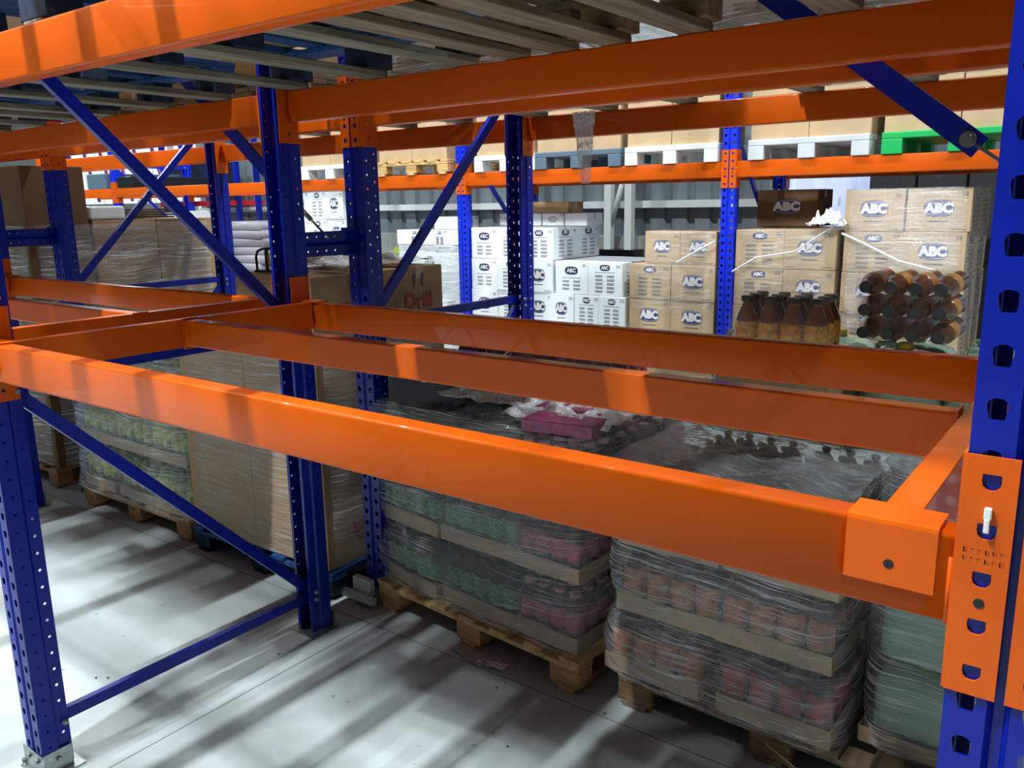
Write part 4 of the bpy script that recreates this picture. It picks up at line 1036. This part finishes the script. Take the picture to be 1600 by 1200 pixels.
# scraps on the floor
sheet(lambda u, v: (.64+.2*u, 1.44+.07*v-.05*u, .004+.02*abs(NZ.noise(Vector((u*3, v*3, 1))))), 10, 6, plain('dull_paper', srgb(176, 164, 160), .7), 'torn dusty paper strip on the floor by the pine pallet', 'paper_scrap', 'scrap')
sheet(lambda u, v: (.80+.13*u, 1.40+.05*v+.03*u, .004+.03*abs(NZ.noise(Vector((u*4, v*4, 7))))), 10, 6, FILM_W, 'small crumpled white film scrap on the floor', 'film_scrap', 'scrap')
for i, (x, y) in enumerate(((1.24, 1.05), (.98, 1.32), (-.42, .42), (-.38, .45), (.05, .98), (1.42, 1.42))):
    m = MB(); m.lathe([(.004, 0), (.006, .003), (.003, .005)], (x, y, .0005), 7); tag(m.build('grit', JOINT), 'tiny dark bit of grit on the floor', 'grit', 'bits of grit on the floor')
rope([(2.02, 1.46, .10), (2.15, 1.40, .09), (2.30, 1.34, .05), (2.45, 1.30, .01)], .004, TRAYC, 'torn cardboard strip curling off the weathered pallet', 'cardboard_strip', 'scrap')
g = MB(); g.tube((-.10, 1.50, .045), (.10, 1.50, .045), .022, 12); g.box((-.06, 1.52, .05), (.06, 1.55, .13)); tag(g.build('post_guard', P_GREY), 'small grey guard at the foot of the post by the pine pallet', 'guard')

# ------------------------------------------------------------------ distant things at the left
RED = plain('red_paint', srgb(190, 34, 44), .45); DK = plain('dark_wrap', srgb(34, 40, 52), .25); SACK = plain('grey_sack', srgb(150, 146, 156), .5, noise=.15, nscale=12, bump=.4)
PURP = plain('purple_paint', srgb(150, 70, 150), .5)
def distant(nm, a, b, mat, lb, cat, bev=.01, group=None):
    m = MB(); m.box(a, b); return tag(m.build(nm, mat, None, bevel=bev), lb, cat, group)
for x, lb in ((-9.95, 'left'), (-9.35, 'right')):
    distant('wrapped_bale', (x, 6.82, 2.136), (x+.55, 7.34, 2.75), DK, 'dark wrapped bale on the distant red beam, %s' % lb, 'bale', group='dark bales on the red rack')
rr = empty('red_rack', (-10.2, 6.80, 0), 0, 'distant red rack behind the wrapped cartons', 'rack')
for z in (1.92, 2.06):
    m = MB(); m.box((0, .0, z), (2.0, .05, z+.075)); m.box((0, .50, z), (2.0, .55, z+.075)); m.build('red_beam', RED, rr)
for x in (0, 1.94):
    for y in (0.06, .42):
        m = MB(); m.box((x, y, 0), (x+.07, y+.07, 3.0)); m.build('post', BLUE, rr)
def sackpile(x, y, n, lb):
    distant('pallet', (x-.5, y-.4, 0), (x+.5, y+.4, .14), W_MID.name and W_MID, 'pallet under the %s' % lb, 'pallet', .004)
    proto = None
    for k in range(n):
        m = MB(); pr = rprof(.74, .13, .055, -.37, 0)
        if proto is None:
            m.prism(pr, -.46, .46, 'x'); proto = m.build('sack', SACK, None, (x, y, .142+k*.118)); proto.data.polygons.foreach_set('use_smooth', [True]*len(proto.data.polygons)); o = proto
        else:
            o = proto.copy(); COL.objects.link(o); o.location = (x+random.uniform(-.03, .03), y, .142+k*.118); o.rotation_euler = (0, 0, random.uniform(-.06, .06))
        tag(o, '%s of the %s' % (('lowest sack', 'second sack', 'third sack', 'fourth sack', 'fifth sack', 'sixth sack', 'seventh sack', 'eighth sack', 'ninth sack', 'tenth sack', 'eleventh sack', 'twelfth sack', 'topmost sack')[k if k < n-1 else 12], lb), 'sack', 'grey sacks')
sackpile(-7.75, 6.9, 13, 'grey sack pile between the blue posts')
sackpile(-9.15, 7.0, 11, 'grey sack pile farther left')
distant('white_carton', (-9.6, 6.5, 1.46), (-8.9, 6.9, 1.85), CARD_W, 'white carton over the distant sacks', 'carton')
for i in range(8):
    x = -34+.4+i*1.25
    m = MB(); m.box((x, 16.93, 2.1), (x+1.1, 16.99, 4.6)); tag(m.build('window_%d' % (i+2), LITE2), kind='structure')
    m = MB(); m.tube((x, 16.85, 4.6), (x+1.0, 16.85, 2.2), .07, 6); tag(m.build('trim_%d' % (i+6), PURP), kind='structure')
distant('grey_crate', (-9.95, 5.5, Z3), (-9.45, 6.74, Z3+.22), P_GREYB, 'grey-blue crate on the distant orange beam at left', 'crate', group='crates on the distant beam')
distant('grey_crate', (-9.1, 5.5, Z3), (-8.75, 6.74, Z3+.16), P_BLACK, 'black crate on the distant orange beam at left', 'crate', group='crates on the distant beam')

# tidy: parent block lettering, drop prototypes
for o in list(COL.objects):
    if o.get('label') == 'overhead blue pallet with white lettering on its corner block':
        BLKP.parent = o; BLKP.location = (1.06-.075, .0, .061)
for o in list(bpy.data.objects):
    if not o.users_collection: bpy.data.objects.remove(o)
